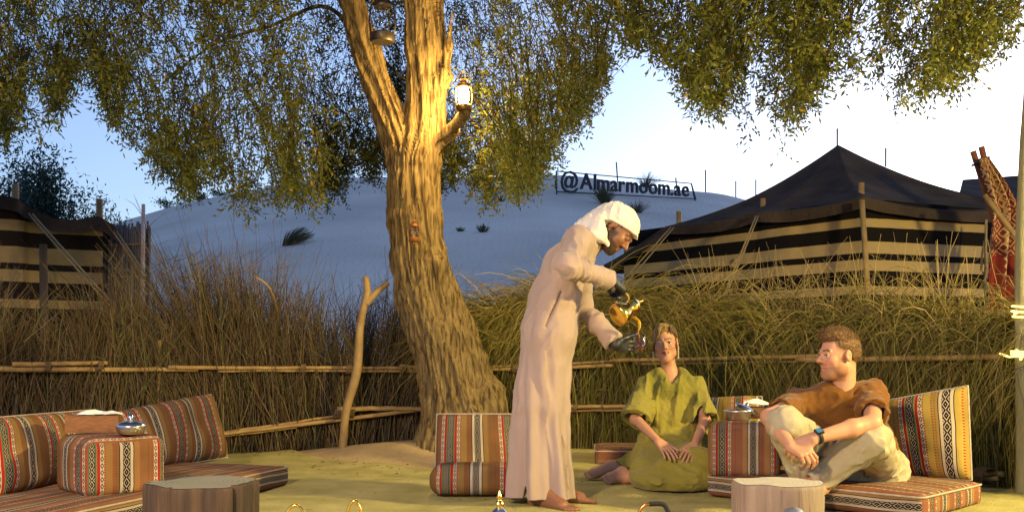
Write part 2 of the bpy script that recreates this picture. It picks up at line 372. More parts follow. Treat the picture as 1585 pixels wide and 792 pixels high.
def tuft(name, label, base, hgt, spread, n, c1, c2, rad=.012, lean=(0, 0), seed=0, group=None, cat='grass tuft'):
    r = np.random.default_rng(seed); a = r.uniform(0, 2*np.pi, n); q = r.uniform(.1, 1, n)*spread
    tip = np.stack([np.cos(a)*q+lean[0], np.sin(a)*q+lean[1], hgt*r.uniform(.45, 1.0, n)*(1-.35*q/spread)], -1)
    t = np.linspace(0, 1, 4)[None, :, None]; root = np.stack([np.cos(a)*q*.15, np.sin(a)*q*.15, np.full(n, -.1)], -1)
    pts = np.asarray(base)+root[:, None, :]*(1-t)+tip[:, None, :]*t**np.array([1.3, 1.3, .85])
    rr = rad*np.linspace(1, .3, 4)[None, :]*np.ones((n, 1)); V, Fq = strands(pts, rr, 3)
    c = lerp(np.array(c1), np.array(c2), r.uniform(0, 1, (n, 1)))
    return tag(obj(name, mesh_np(name, V, Fq, TWIG, col=rep(c, 12))), label, cat, group)
def dune_at(x, y):                            # where the sight line through a photo pixel meets the dune face
    Ys = np.linspace(16, 52, 800)
    X = (x-CX)*Ys/FPX; Zr = CAMH-(y-HY)*Ys/FPX; k = np.nonzero(dune_z(X, Ys) >= Zr)[0]
    i = k[0] if len(k) else len(Ys)-1
    return np.array([X[i], Ys[i], dune_z(X[i], Ys[i])])
for q, (x, y, h, s, n, lb, lean) in enumerate((
        (440, 380, .75, .55, 260, 'big dark wind-bent grass tuft on the bare dune slope', (.45, 0)), (936, 316, .8, .5, 240, 'grass tuft just below the lettered sign on the dune', (-.05, 0)),
        (985, 329, .55, .5, 90, 'thin spiky tuft on the dune above the white headscarf', (.05, 0)), (747, 359, .35, .3, 110, 'little green tuft on the dune right of the trunk', (0, 0)),
        (712, 358, .2, .2, 60, 'tiny tuft on the dune close to the trunk edge', (0, 0)), (1000, 290, .7, .7, 110, 'grey dry bush growing behind the lettered sign', (.1, 0)), (775, 312, .3, .3, 60, 'small tuft under the leaves right of the trunk', (0, 0)))):
    b = dune_at(x, y); tuft('grass_tuft', lb, b, h*b[1]/36, s*b[1]/36, n, (.05, .055, .035), (.12, .12, .07), .012, lean, 30+q, 'grass tufts on the dune')

# ------------------------------------------------------------------ lettered sign on the dune
IRON = mat('dark_painted_iron', (.03, .03, .04), .6)
sa, sb = dune_at(862, 301), dune_at(1077, 311)
sgn = empty('dune_sign', sa, 'long wire-framed sign of black letters standing on the dune', 'sign')
A0, A1 = P(861, 265, sa[1]), P(1070, 284, sb[1]); B0, B1 = P(862, 301, sa[1]), P(1078, 311, sb[1])
for nm, pp in (('frame_rail', (A0, A1)), ('frame_post', (A0, B0-np.array([0, 0, .25]))), ('frame_post', (A1, B1-np.array([0, 0, .25]))), ('frame_rail', (lerp(B0, A0, .12), lerp(B1, A1, .12)))):
    MB().tube(pp, .028 if nm == 'frame_post' else .022, 6).build(nm, IRON, sgn)
MB().tube((A1, B1+np.array([.25, 1.0, -.1])), .03, 6).build('brace', IRON, sgn)
MB().tube((A0, lerp(A0, B0, .5)+np.array([0, 1.2, 0]), B0+np.array([.1, 1.4, .5])), .022, 6).build('brace', IRON, sgn)
txt = '@Almarmoom.ae'; glyphs = []; tot = 0
for ch in txt:
    cu = bpy.data.curves.new('glyph', 'FONT'); cu.body = ch; cu.size = 1.0; cu.extrude = .02; cu.offset = .012; cu.resolution_u = 3
    o = bpy.data.objects.new('glyph', cu); COL.objects.link(o); bpy.context.view_layer.update()
    me = bpy.data.meshes.new_from_object(o.evaluated_get(bpy.context.evaluated_depsgraph_get())); bpy.data.objects.remove(o); bpy.data.curves.remove(cu)
    v = np.array([q.co[:] for q in me.vertices]); w = v[:, 0].max()-v[:, 0].min(); glyphs.append((ch, me, v, tot-v[:, 0].min(), w)); tot += w+.075
T0, T1 = P(868, 290, sa[1]+.1), P(1068, 304, sb[1]+.1); ax = (T1-T0)/tot; upv = np.array([0, 0, 1.0])*np.linalg.norm(ax)
nrm_ = norm(np.cross(ax, upv))
for ch, me, v, off, w in glyphs:
    q = T0+np.outer(v[:, 0]+off, ax)+np.outer(v[:, 1]*1.02, upv)+np.outer(v[:, 2]*1.6, nrm_)
    me.vertices.foreach_set('co', q.astype(np.float32).ravel()); me.materials.clear(); me.materials.append(IRON); me.update(); me.name = 'letter'
    obj('letter', me, sgn, label={'@': 'the at sign', '.': 'the full stop'}.get(ch, 'the letter '+ch))
STICK = mat('grey_stick', (.16, .15, .15), .8)
for x, y0, y1, lb in ((957, 283, 251, 'thin leaning stick behind the middle of the lettered sign'), (1049, 300, 275, 'thin leaning stick behind the end of the lettered sign'), (1092, 298, 263, 'tall stick on the crest just past the lettered sign'), (1139, 303, 280, 'short stick on the crest between two taller ones'), (1170, 315, 278, 'stick on the crest nearest the big tent roof')):
    b = P(x, y0, YC-.5); b[2] = dune_z(b[0], b[1])-.3; t = P(x-(3 if x < 1060 else 0), y1, YC-.5)
    tag(MB().tube((b, lerp(b, t, .5), t), .035, 5).build('marker_stick', STICK), lb, 'stick', 'sticks along the dune crest')

# ------------------------------------------------------------------ tents
def stripe_mat(name, bands, tan, blk, top):
    m, nt, b, out = new_mat(name); n, l = nt.nodes, nt.links; b.inputs['Roughness'].default_value = .95; b.inputs['Specular IOR Level'].default_value = .1
    tc = n.new('ShaderNodeTexCoord'); sx = n.new('ShaderNodeSeparateXYZ'); l.new(tc.outputs['UV'], sx.inputs[0])
    nz = n.new('ShaderNodeTexNoise'); nz.inputs['Scale'].default_value = 60; l.new(tc.outputs['UV'], nz.inputs[0])
    ad = n.new('ShaderNodeMath'); ad.operation = 'MULTIPLY_ADD'; ad.inputs[1].default_value = .008; l.new(nz.outputs[0], ad.inputs[0]); l.new(sx.outputs[1], ad.inputs[2])
    dv = n.new('ShaderNodeMath'); dv.operation = 'DIVIDE'; dv.inputs[1].default_value = 3.0; l.new(ad.outputs[0], dv.inputs[0])
    cr = n.new('ShaderNodeValToRGB'); cr.color_ramp.interpolation = 'CONSTANT'; l.new(dv.outputs[0], cr.inputs[0])
    e = cr.color_ramp.elements; e[0].position = 0; e[0].color = (*blk, 1); e[1].position = 1; e[1].color = (*blk, 1)
    for lo, hi in bands:
        q = e.new(lo/3.0); q.color = (*tan, 1); q = e.new(hi/3.0); q.color = (*blk, 1)
    mp = n.new('ShaderNodeMapping'); mp.inputs['Scale'].default_value = (3, 90, 1); l.new(tc.outputs['UV'], mp.inputs[0])
    n2 = n.new('ShaderNodeTexNoise'); n2.inputs['Scale'].default_value = 3; n2.inputs['Detail'].default_value = 4; l.new(mp.outputs[0], n2.inputs[0])
    r2 = n.new('ShaderNodeMapRange'); r2.inputs[3].default_value = .6; r2.inputs[4].default_value = 1.25; l.new(n2.outputs[0], r2.inputs[0])
    mx = n.new('ShaderNodeMix'); mx.data_type = 'RGBA'; mx.blend_type = 'MULTIPLY'; mx.inputs[0].default_value = 1; l.new(cr.outputs[0], mx.inputs[6]); l.new(r2.outputs[0], mx.inputs[7])
    l.new(mx.outputs[2], b.inputs[0]); bp = n.new('ShaderNodeBump'); bp.inputs['Strength'].default_value = .4; bp.inputs['Distance'].default_value = .01; l.new(n2.outputs[0], bp.inputs['Height']); l.new(bp.outputs[0], b.inputs['Normal'])
    return m
ROOF = mat('black_goat_hair', (.040, .030, .026), .95, (.075, .054, .044), 2.2, .6, 18, spec=.04)
def catmull(pts, m):
    pts = np.asarray(pts, float); n = len(pts); out = []
    for u in np.linspace(0, n-1, m):
        i = min(int(u), n-2); t = u-i; p0, p1, p2, p3 = pts[max(i-1, 0)], pts[i], pts[i+1], pts[min(i+2, n-1)]
        out.append(.5*((2*p1)+(-p0+p2)*t+(2*p0-5*p1+4*p2-p3)*t*t+(-p0+3*p1-3*p2+p3)*t**3))
    return np.array(out)
def poly_resample(pts, m):
    pts = np.asarray(pts, float); s = np.concatenate([[0], np.cumsum(np.linalg.norm(np.diff(pts, axis=0), axis=1))]); u = np.linspace(0, s[-1], m)
    return np.stack([np.interp(u, s, pts[:, k]) for k in range(3)], -1), u
def wall_sheet(name, pts, ztop, mat_, parent, amp=.02, inset=0.0, seed=0, thick=.02):
    c, u = poly_resample(pts, 90); v = np.linspace(0, 1, 22); tg = np.gradient(c, axis=0); nn = np.stack([tg[:, 1], -tg[:, 0], 0*u], -1); nn /= np.linalg.norm(nn, axis=1)[:, None]
    G3 = np.zeros((90, 22, 3)); UV = np.zeros((90, 22, 2))
    for j, w in enumerate(v):
        z = c[:, 2]*w; dd = amp*vnoise(np.stack([u*2.2, z*1.1, 0*u], -1), seed)+amp*.6*vnoise(np.stack([u*6, z*.8, 0*u+3], -1), seed)
        G3[:, j] = c+nn*(dd-inset)[:, None]; G3[:, j, 2] = z+.0; UV[:, j, 0] = u; UV[:, j, 1] = z
    mb = MB(); mb.grid(G3, UV); back = G3-nn[:, None, :]*thick; mb.grid(back[::-1], UV[::-1])
    return mb.build(name, mat_, parent, uv=True)
# big tent on the right
tC, tL, tR = P(1335, 305, 11.0), P(965, 394, 14.1), P(1532, 318, 11.6)
zt = 2.5; big = empty('bedouin_tent', (tC[0], tC[1], 0), 'big black peaked goat-hair tent with tan striped walls', 'tent')
W1 = stripe_mat('tent_wall_stripes', ((.62, .74), (1.09, 1.19), (1.476, 1.56), (1.726, 1.844), (1.914, 2.05), (2.198, 2.295)), (.38, .28, .145), (.010, .008, .008), zt)
L2, R2 = np.array([*tL[:2], zt]), np.array([*tR[:2], zt-.03]); C2 = np.array([*tC[:2], zt])
dL, dR = norm(L2-C2), norm(R2-C2)
wall_sheet('side_wall', [L2, C2-dR*.0], zt, W1, big, .03, .03, 1)
wall_sheet('front_wall', [C2+dR*.03+np.array([.02, 0, 0]), R2], zt, W1, big, .03, .03, 2)
B2 = L2+(R2-C2)*1.6; PK = P(1297, 224, 13.3)
# roof: rays from the eaves to the pole top, sagging between the supports
def eave(a, b, n, sup, sag):
    t = np.linspace(0, 1, n); e = a+(b-a)*t[:, None]; s = np.sort(np.array(sup)); k = np.clip(np.searchsorted(s, t, side='right')-1, 0, len(s)-2)
    q = (t-s[k])/(s[k+1]-s[k]); e[:, 2] -= sag*4*q*(1-q); return e
R3 = R2+dR*.9
lefte = eave(L2+dL*.25, C2, 60, (0, .30, .66, 1), .05); lefte[:, 2] -= .42*np.clip(1-np.arange(60)/19, 0, 1)**1.3
ring = np.concatenate([lefte[:-1], eave(C2, R3, 40, (0, .75, 1), .08), eave(R3, B2+(R3-R2), 30, (0, .5, 1), .1)[1:], eave(B2+(R3-R2), L2+dL*.25-np.array([0, 0, .42]), 20, (0, 1), .1)[1:-1]])
outw = ring-np.array([PK[0], PK[1], 0]); outw[:, 2] = 0; outw /= np.linalg.norm(outw, axis=1)[:, None]; ring = ring+outw*.10
ring = np.concatenate([ring, ring[:1]])
tt = np.linspace(0, 1, 26); G3 = np.zeros((len(ring), 26, 3)); ex = np.interp(np.arange(len(ring)), [0, 59, 75, 110, len(ring)], [1.5, 1.48, 1.45, 1.45, 1.45])
for j, t in enumerate(tt):
    q = ring+(PK-ring)*t; q[:, 2] = ring[:, 2]+(PK[2]-ring[:, 2])*((2-ex)*t*1.0+(ex-1)*t*t)+.018*vnoise(q*2.2, 4)*np.sin(np.pi*t)+.03*vnoise(q*.9, 6)*np.sin(np.pi*t); G3[:, j] = q
mb = MB(); mb.grid(G3); G4 = G3.copy(); G4[:, :, 2] -= .02; mb.grid(G4[::-1]); mb.build('roof', ROOF, big)
val = np.zeros((len(ring), 8, 3)); vw = np.concatenate([outw, outw[:1]])
for j, t in enumerate(np.linspace(0, 1, 8)):
    q = ring.copy(); q[:, 2] -= t*(.12+.02*vnoise(ring*1.3, 9)); val[:, j] = q+vw*(.012+.025*t*(vnoise(ring*4, 12)[:, None]))
mb = MB(); mb.grid(val); mb.grid((val-np.concatenate([outw, outw[:1]])[:, None, :]*.015)[::-1]); mb.build('valance', ROOF, big)
for x, y0, y1, Yp in ((1051, 352, 327, 13.3), (1181, 330, 307, 12.2), (1333, 305, 283, 10.85)):
    a, b = P(x, y0, Yp), P(x, y1, Yp); a[2] = -.02; a[1] += .45; b[1] += .45; b[0] *= (Yp+.45)/Yp; a[0] = b[0]; b[2] = CAMH+(b[2]-CAMH)*(Yp+.45)/Yp; MB().tube((a, lerp(a, b, .5), b), .035, 8, jit=.06).build('tent_post', POLE, big)
a, b = P(1352, 520, 10.3), P(1334, 310, 10.75); a[2] = 0.0; MB().tube((a, lerp(a, b, .5)+np.array([.02, 0, 0]), b), .03, 8, jit=.06).build('leaning_pole', POLE, big)
for x, y0, y1 in ((1296, 226, 199), (1371, 252, 229)):
    MB().tube((P(x, y0+6, 13.3), P(x, y1, 13.3)), .012, 6).build('finial_rod', STICK, big)
def rope(name, a, b, r=.012, parent=None, sag=.03, mat_=None):
    t = np.linspace(0, 1, 12)[:, None]; p = a+(b-a)*t; p[:, 2] -= (sag*4*t*(1-t))[:, 0]; return MB().tube(p, r, 6).build(name, mat_ or ROPE, parent)
def gnd(x, y, x2, y2, Y1, Y2):               # run a rope from the eave on to its peg in the sand
    yg = HY+FPX*(CAMH+.02)/Y2; return P(x, y, Y1), P(x+(x2-x)*(yg-y)/(y2-y), yg, Y2)
for x, y, x2, y2, Ya, Yb in ((1043, 352, 985, 418, 13.1, 10.6), (1038, 352, 975, 420, 13.1, 10.4), (1174, 334, 1120, 462, 11.9, 9.6), (1170, 334, 1117, 462, 11.9, 9.6)):
    a, b = gnd(x, y, x2, y2, Ya, Yb); rope('guy_rope', a, b, .010, big, .02)
k = P(1137, 407, 11.6); mb = MB()
for i in range(3): mb.tube([k+.05*np.array([math.cos(t), .6*math.sin(t)*(-1)**i, .8*math.sin(t+i)]) for t in np.linspace(0, 6, 14)], .014, 6)
mb.build('rope_knot', ROPE, big)
a = P(1524, 372, 10.9); mb = MB(); mb.tube([a, P(1520, 395, 10.85), P(1519, 418, 10.8), P(1524, 426, 10.8), P(1528, 415, 10.8), P(1526, 385, 10.85), P(1527, 340, 10.9)], .012, 6); mb.tube([P(1526, 340, 10.9), P(1525, 420, 10.85), P(1524, 450, 10.8), P(1528, 475, 10.75)], .012, 6)
mb.build('hanging_rope', ROPE, big)
# neighbouring roof beyond the rug
nb_t = empty('tent', (*P(1600, 550, 15.5)[:2], 0), 'second dark tent seen between the rug and the end post', 'tent')
q0, q1, q2, q3 = P(1480, 318, 14.6), P(1900, 335, 14.0), P(1860, 250, 18.5), P(1490, 278, 18.5)
u, v = np.meshgrid(np.linspace(0, 1, 24), np.linspace(0, 1, 12), indexing='ij'); u, v = u[..., None], v[..., None]
G3 = (q0*(1-u)+q1*u)*(1-v)+(q3*(1-u)+q2*u)*v; G3[..., 2] -= .25*np.sin(np.pi*u[..., 0])*np.sin(np.pi*v[..., 0])*.6
mb = MB(); mb.grid(G3); G4 = G3.copy(); G4[..., 2] -= .03; mb.grid(G4[::-1]); mb.build('roof', ROOF, nb_t)
w = wall_sheet('wall', [np.array([q0[0]+.3, q0[1]+.15, q0[2]]), np.array([q1[0], q1[1]+.15, q1[2]])], 2, W1, nb_t, .03, 0, 5)

# small tent on the left
W2 = stripe_mat('small_tent_stripes', ((.55, .66), (1.32, 1.41), (1.60, 1.73), (1.80, 1.98), (2.14, 2.26)), (.35, .245, .11), (.022, .016, .013), 2.4)
st = empty('bedouin_tent', (*P(60, 550, 11)[:2], 0), 'small low tent with a sagging dark roof and broad tan stripes', 'tent')
ev = np.array([P(x, y, Yq) for x, y, Yq in ((-160, 318, 10.4), (-60, 300, 10.6), (20, 306, 10.8), (42, 318, 11), (80, 337, 11.1), (118, 340, 11.2), (150, 335, 11.3), (166, 342, 11.3), (181, 353, 11.35))])
ev2 = catmull(ev, 60); bk = ev2+np.array([-.15, 2.4, .14]); bk[:, 0] = ev2[:, 0]*(1+2.4/ev2[:, 1])-.35; bk[:, 2] = np.maximum(bk[:, 2], ev2[:, 2]+.06)
G3 = np.stack([lerp(ev2, bk, t)-np.array([0, 0, .10*math.sin(math.pi*t)]) for t in np.linspace(0, 1, 12)], 1)
mb = MB(); mb.grid(G3); G4 = G3.copy(); G4[..., 2] -= .02; mb.grid(G4[::-1])
vv = np.stack([ev2+np.array([0, -.02-.02*t, -.14*t]) for t in np.linspace(0, 1, 5)], 1); mb.grid(vv); mb.build('roof', ROOF, st)
wl_pts = [np.array([e[0], e[1]+.12, e[2]-.05]) for e in ev2[:46:3]]
wall_sheet('wall', wl_pts, 2.3, W2, st, .05, 0, 7)
for x, y0, y1, Yp in ((24, 300, 285, 11.6), (154, 330, 308, 12.0)): MB().tube((np.array([*P(x, y0, Yp)[:2], -.02]), P(x, y1, Yp)), .04, 8).build('tent_post', WOOD, st)
MB().tube((np.array([*P(70, 500, 10.6)[:2], -.02]), P(68, 470, 10.6), P(67, 378, 10.6)), (.05, .045, .04), 8, jit=.1).build('tent_post', BARK_FAR, st)
for x, y, x2, y2, Ya, Yb in ((44, 330, 143, 440, 10.95, 8.9), (50, 331, 150, 440, 10.95, 8.9), (176, 358, 240, 452, 11.3, 9.2), (181, 358, 246, 452, 11.3, 9.2)):
    a, b = gnd(x, y, x2, y2, Ya, Yb); rope('guy_rope', a, b, .010, st, .02)
# reed screen: every reed a part
rs = empty('reed_screen', (*P(188, 550, 11.9)[:2], 0), 'upright grey reed screen standing beside the small tent', 'screen')
REED = mat('grey_reed', (.13, .12, .125), .9, (.22, .20, .20), 12, .3, 60, stretch=(6, 6, .6))
nr = 62
for i in range(nr):
    x = lerp(149, 229, i/(nr-1))+random.uniform(-.6, .6); Yq = 11.9+random.uniform(-.03, .03); b = P(x, 500, Yq); b[2] = -.02; t = P(x+random.uniform(-1, 3)+6*(1-i/nr), 352+random.uniform(-5, 8)-6*i/nr, Yq)
    MB().tube((b, lerp(b, t, .5)+np.array([random.uniform(-.01, .01), 0, 0]), t), .0118, 5).build('reed', REED, rs)
for y in (380, 430): MB().tube((P(150, y, 11.86), P(229, y-3, 11.86)), .012, 6).build('binding', ROPE, rs)
PAINT = mat('chipped_white_red_paint', (.62, .58, .58), .6, (.42, .16, .14), 3.0, .1, 40)
a = P(222, 316, 11.6); tag(MB().tube((np.array([a[0]-.02, a[1], -.02]), lerp(np.array([a[0]-.02, a[1], 0]), a, .5), a), .022, 8).build('painted_pole', PAINT), 'thin chipped white and red pole beside the reed screen', 'pole')
# ------------------------------------------------------------------ brush fences
FP = np.array([[-4.6, 5.9], [-3.9, 7.0], [-3.0, 7.95], [-2.0, 8.5], [-.9, 8.8], [0, 8.95], [1.0, 8.7], [2.2, 7.9], [3.0, 6.75], [3.3, 5.6]])
fpc = catmull(np.c_[FP, np.zeros(len(FP))], 300); fs = np.concatenate([[0], np.cumsum(np.linalg.norm(np.diff(fpc, axis=0), axis=1))]); FL = fs[-1]
ftan = np.gradient(fpc, axis=0); ftan /= np.linalg.norm(ftan, axis=1)[:, None]; fnor = np.stack([ftan[:, 1], -ftan[:, 0], 0*fs], -1)   # towards the seats
def fen(s):
    s = np.asarray(s, float); f = lambda A: np.stack([np.interp(s, fs, A[:, k]) for k in range(3)], -1); return f(fpc), f(ftan), f(fnor)
def fen_px(x):                                # place along the fence under a photo column
    px = CX+FPX*fpc[:, 0]/fpc[:, 1]; return float(np.interp(x, px, fs))
S_TREE = fen_px(735)
def brush(n, s0, s1, gen, r): 
    s = r.uniform(s0, s1, n); return (s,)+fen(s)
r = np.random.default_rng(21)
# left: bare brown twigs set upright
lf = empty('brush_fence', fen(fen_px(300))[0], 'tall brown fence of upright dry twigs left of the tree', 'fence')
n = 13000; s, c, t, nn = brush(n, 0.1, S_TREE, None, r)
hgt = 1.28+.16*np.sin(s*2.1)+.10*np.sin(s*5.3+1)+.12*vnoise(np.stack([s*3, 0*s, 0*s], -1), 2)
hgt = hgt*r.uniform(.5, 1.08, n)*np.where(r.random(n) < .10, 1.2, 1)*(1+.12*vnoise(np.stack([s*7, 0*s, 0*s+9], -1), 4)); off = r.normal(0, .06, n)
lean = r.normal(0, .20, n)+.22*vnoise(np.stack([s*1.7, 0*s, 0*s+5], -1), 3); lf_f = r.normal(0, .05, n)+.02
S5 = 6; u = np.linspace(0, 1, S5); pts = np.zeros((n, S5, 3)); wob = r.normal(0, .030, (n, S5, 1)); wob[:, 0] = 0
for j, q in enumerate(u):
    pts[:, j] = c+nn*(off+lf_f*q*hgt)[:, None]+t*(lean*hgt*q**1.4)[:, None]+t*np.cumsum(wob, 1)[:, j]
    pts[:, j, 2] = -.02+hgt*q*(1-.1*np.abs(lean)*q)
rad = np.interp(u, [0, .5, 1], [1, .75, .22])[None, :]*r.uniform(.0028, .0062, n)[:, None]
pal = np.array([[.10, .062, .034], [.135, .085, .042], [.16, .115, .065], [.12, .10, .075], [.125, .115, .04]]); cl = pal[r.choice(5, n, p=[.3, .25, .13, .12, .20])]*r.uniform(.55, 1.55, (n, 1))*np.array([.95, 1.0, 1.05])
V, Fq = strands(pts, rad, 3); obj('twigs', mesh_np('twigs', V, Fq, TWIG, col=rep(cl, S5*3)), lf, kind='stuff')
# side shoots near the top
m = 7000; k = r.integers(0, n, m); j = r.uniform(.45, .98, m); b0 = np.stack([np.interp(j, [0, 1], [0, 1])]*3, -1)
base = pts[k, 2]*(1-j)[:, None]+pts[k, 5]*j[:, None]; L = r.uniform(.12, .32, m)
dirv = t[k]*r.normal(0, .55, m)[:, None]+nn[k]*r.normal(0, .25, m)[:, None]+np.array([0, 0, 1])*r.uniform(.3, 1.1, m)[:, None]; dirv /= np.linalg.norm(dirv, axis=1)[:, None]
q3 = np.stack([base, base+dirv*(L*.5)[:, None]+r.normal(0, .01, (m, 3)), base+dirv*L[:, None]+np.array([0, 0, -.03])*r.random((m, 1))], 1)
V, Fq = strands(q3, np.array([[.0026, .002, .0009]])*r.uniform(.7, 1.3, (m, 1)), 3); obj('side_shoots', mesh_np('side_shoots', V, Fq, TWIG, col=rep(cl[k]*1.15, 9)), lf, kind='stuff')
# right: thatched green-gold grass
rf = empty('grass_fence', fen(fen_px(1250))[0], 'thick fence of heaped green and gold grass right of the tree', 'fence')
def ztop(s): return .07*vnoise(np.stack([s*5.5, 0*s, 0*s+1], -1), 14)+np.interp(s, [fen_px(q) for q in (690, 740, 800, 860, 960, 1050, 1110, 1200, 1400, 1500, 1580)], [1.08, 1.16, 1.28, 1.36, 1.27, 1.26, 1.17, 1.09, 1.08, 1.02, 1.0])
SR0, SR1 = fen_px(690), FL-.05; GP = np.array([[.16, .15, .035], [.24, .22, .045], [.29, .23, .075], [.13, .105, .045], [.36, .28, .10]])
# core of upright stalks
n = 7500; s, c, t, nn = brush(n, SR0, SR1, None, r); zt_ = ztop(s)*r.uniform(.6, .98, n); off = r.normal(0, .07, n); lean = r.normal(0, .13, n); pts = np.zeros((n, 5, 3))
for j, q in enumerate(np.linspace(0, 1, 5)): pts[:, j] = c+nn*(off+.04*q)[:, None]+t*(lean*q*q)[:, None]+r.normal(0, .006, (n, 3)); pts[:, j, 2] = -.02+zt_*q
V, Fq = strands(pts, np.linspace(1, .5, 5)[None]*r.uniform(.0025, .005, n)[:, None], 3); cl = GP[r.choice(5, n, p=[.3, .15, .15, .35, .05])]*r.uniform(.55, 1.15, (n, 1))
obj('stalks', mesh_np('stalks', V, Fq, TWIG, col=rep(cl, 15)), rf, kind='stuff')
# drooping thatch over the top half
n = 14000; s, c, t, nn = brush(n, SR0, SR1, None, r); pxs = CX+FPX*c[:, 0]/c[:, 1]
sgnv = np.where(pxs < 900, -1, np.where(pxs < 1180, np.where(r.random(n) < .85, 1, -1), np.where(r.random(n) < .5, 1, -1))).astype(float)*r.uniform(.25, 1.0, n)*np.where(pxs > 1180, .75, 1)
z0 = ztop(s)*r.uniform(.62, 1.0, n)**.8; L = r.uniform(.25, .95, n); upk = np.where(r.random(n) < .25, r.uniform(.4, 1.0, n), r.uniform(.0, .45, n)); fr = r.uniform(-.15, .55, n); pts = np.zeros((n, 6, 3))
for j, q in enumerate(np.linspace(0, 1, 6)):
    pts[:, j] = c+nn*(.05+.10*r.random(n)*0+fr*L*q*.55)[:, None]+t*(sgnv*L*(q*.95-.15*q*q))[:, None]; pts[:, j, 2] = z0+L*(upk*q-(.45+.35*np.abs(fr))*q*q)
pts += np.cumsum(r.normal(0, .011, pts.shape), 1); pts += (nn*(r.normal(0, .06, n))[:, None])[:, None, :]
V, Fq = strands(pts, np.interp(np.linspace(0, 1, 6), [0, .6, 1], [1, .8, .3])[None]*r.uniform(.0022, .0042, n)[:, None], 3); cl = GP[r.choice(5, n, p=[.20, .24, .26, .08, .22])]*r.uniform(.55, 1.3, (n, 1))
obj('thatch', mesh_np('thatch', V, Fq, TWIG, col=rep(cl, 18)), rf, kind='stuff')
# lower skirt of hanging blades in front of the stalks
n = 5500; s, c, t, nn = brush(n, SR0, SR1, None, r); z0 = r.uniform(.12, .95, n)*np.minimum(ztop(s), 1.1); L = r.uniform(.2, .5, n); sd_ = r.normal(0, .4, n); pts = np.zeros((n, 5, 3))
for j, q in enumerate(np.linspace(0, 1, 5)): pts[:, j] = c+nn*(.10+.10*np.sin(q*2.2)*L)[:, None]+t*(sd_*L*q)[:, None]; pts[:, j, 2] = np.maximum(z0+L*(.5*q-.9*q*q), -.01)
pts += np.cumsum(r.normal(0, .008, pts.shape), 1); V, Fq = strands(pts, np.linspace(1, .35, 5)[None]*r.uniform(.002, .004, n)[:, None], 3); cl = GP[r.choice(5, n, p=[.35, .2, .15, .25, .05])]*r.uniform(.6, 1.15, (n, 1))
obj('skirt', mesh_np('skirt', V, Fq, TWIG, col=rep(cl, 15)), rf, kind='stuff')
# golden wisps standing above
n = 520; s, c, t, nn = brush(n, fen_px(1060), fen_px(1540), None, r); g = fen_px(1230), fen_px(1420)
s = np.where(r.random(n) < .6, np.where(r.random(n) < .6, r.normal(g[0], .45, n), r.normal(g[1], .3, n)), s); c, t, nn = fen(s); L = r.uniform(.25, .85, n)*r.uniform(.6, 1, n); sd_ = r.normal(-.05, .42, n); pts = np.zeros((n, 5, 3))
for j, q in enumerate(np.linspace(0, 1, 5)): pts[:, j] = c+nn*(r.normal(.04, .05, n)[:, None]*0+.05*q)+t*(sd_*L*q**1.3)[:, None]; pts[:, j, 2] = ztop(s)*.86+L*(q-.28*np.abs(sd_)*q*q)
pts += (nn*r.normal(0, .08, n)[:, None])[:, None, :]+np.cumsum(r.normal(0, .006, pts.shape), 1)
V, Fq = strands(pts, np.linspace(1, .35, 5)[None]*r.uniform(.0016, .003, n)[:, None], 3); cl = np.array([.36, .27, .12])*r.uniform(.6, 1.25, (n, 1))
obj('wisps', mesh_np('wisps', V, Fq, TWIG, col=rep(cl, 15)), rf, kind='stuff')
# rails, posts and lashings
def rail(px0, y0, px1, y1, parent, r0=.016, r1=.013, out=.17, wob=.008, name='rail', bow=0.0):
    ss = np.linspace(fen_px(px0), fen_px(px1), 26); c, t, nn = fen(ss); q = c+nn*(out)
    px = CX+FPX*q[:, 0]/q[:, 1]; yy = np.interp(px, sorted((px0, px1)), (y0, y1) if px0 < px1 else (y1, y0))-bow*np.sin(np.linspace(0, np.pi, 26)); q[:, 2] = CAMH-(yy-HY)*q[:, 1]/FPX
    q += np.cumsum(np.random.default_rng(int(px0+y0*7)).normal(0, wob*.18, q.shape), 0)
    return MB().tube(q, np.linspace(r0, r1, 26), 8, jit=.06).build(name, POLE, parent)
rail(-60, 570, 300, 569, lf, .022, .018); rail(0, 564, 150, 561, lf, .018, .016, .20); rail(250, 568, 720, 571, lf, .017, .013, .19); rail(330, 574, 690, 575, lf, .012, .014, .17); rail(615, 566, 690, 566, lf, .014, .014, .21)
rail(300, 677, 690, 627, lf, .014, .02, .21); rail(300, 679, 452, 662, lf, .012, .01, .18); rail(518, 633, 690, 630, lf, .021, .019, .24); rail(330, 672, 520, 646, lf, .012, .012, .18)
rail(700, 573, 960, 563, rf, .012, .016, .21); rail(700, 571, 1000, 558, rf, .013, .012, .17); rail(960, 557, 1300, 552, rf, .016, .018, .22); rail(1000, 562, 1340, 559, rf, .014, .012, .19); rail(1260, 557, 1600, 549, rf, .022, .019, .24)
rail(800, 632, 1000, 629, rf, .018, .016, .22); rail(820, 637, 980, 634, rf, .012, .012, .19); rail(1000, 640, 1240, 668, rf, .016, .015, .2); rail(1470, 733, 1600, 736, rf, .018, .017, .22); rail(1480, 738, 1600, 741, rf, .014, .014, .26)
def lash(px, y, parent, out=.19, r=.024, n=4):
    c, t, nn = fen(fen_px(px)); p = c+nn*out; p[2] = CAMH-(y-HY)*p[1]/FPX; mb = MB(); u_ = np.array([0, 0, 1.0])
    for i in range(n): mb.tube([p+t*(.010*(i-n/2))+r*1.15*(math.cos(a)*nn+math.sin(a)*u_)+t*.008*math.sin(a) for a in np.linspace(0, 2*math.pi, 13)], .0065, 5, cap=False)
    mb.build('lashing', LASH, parent)
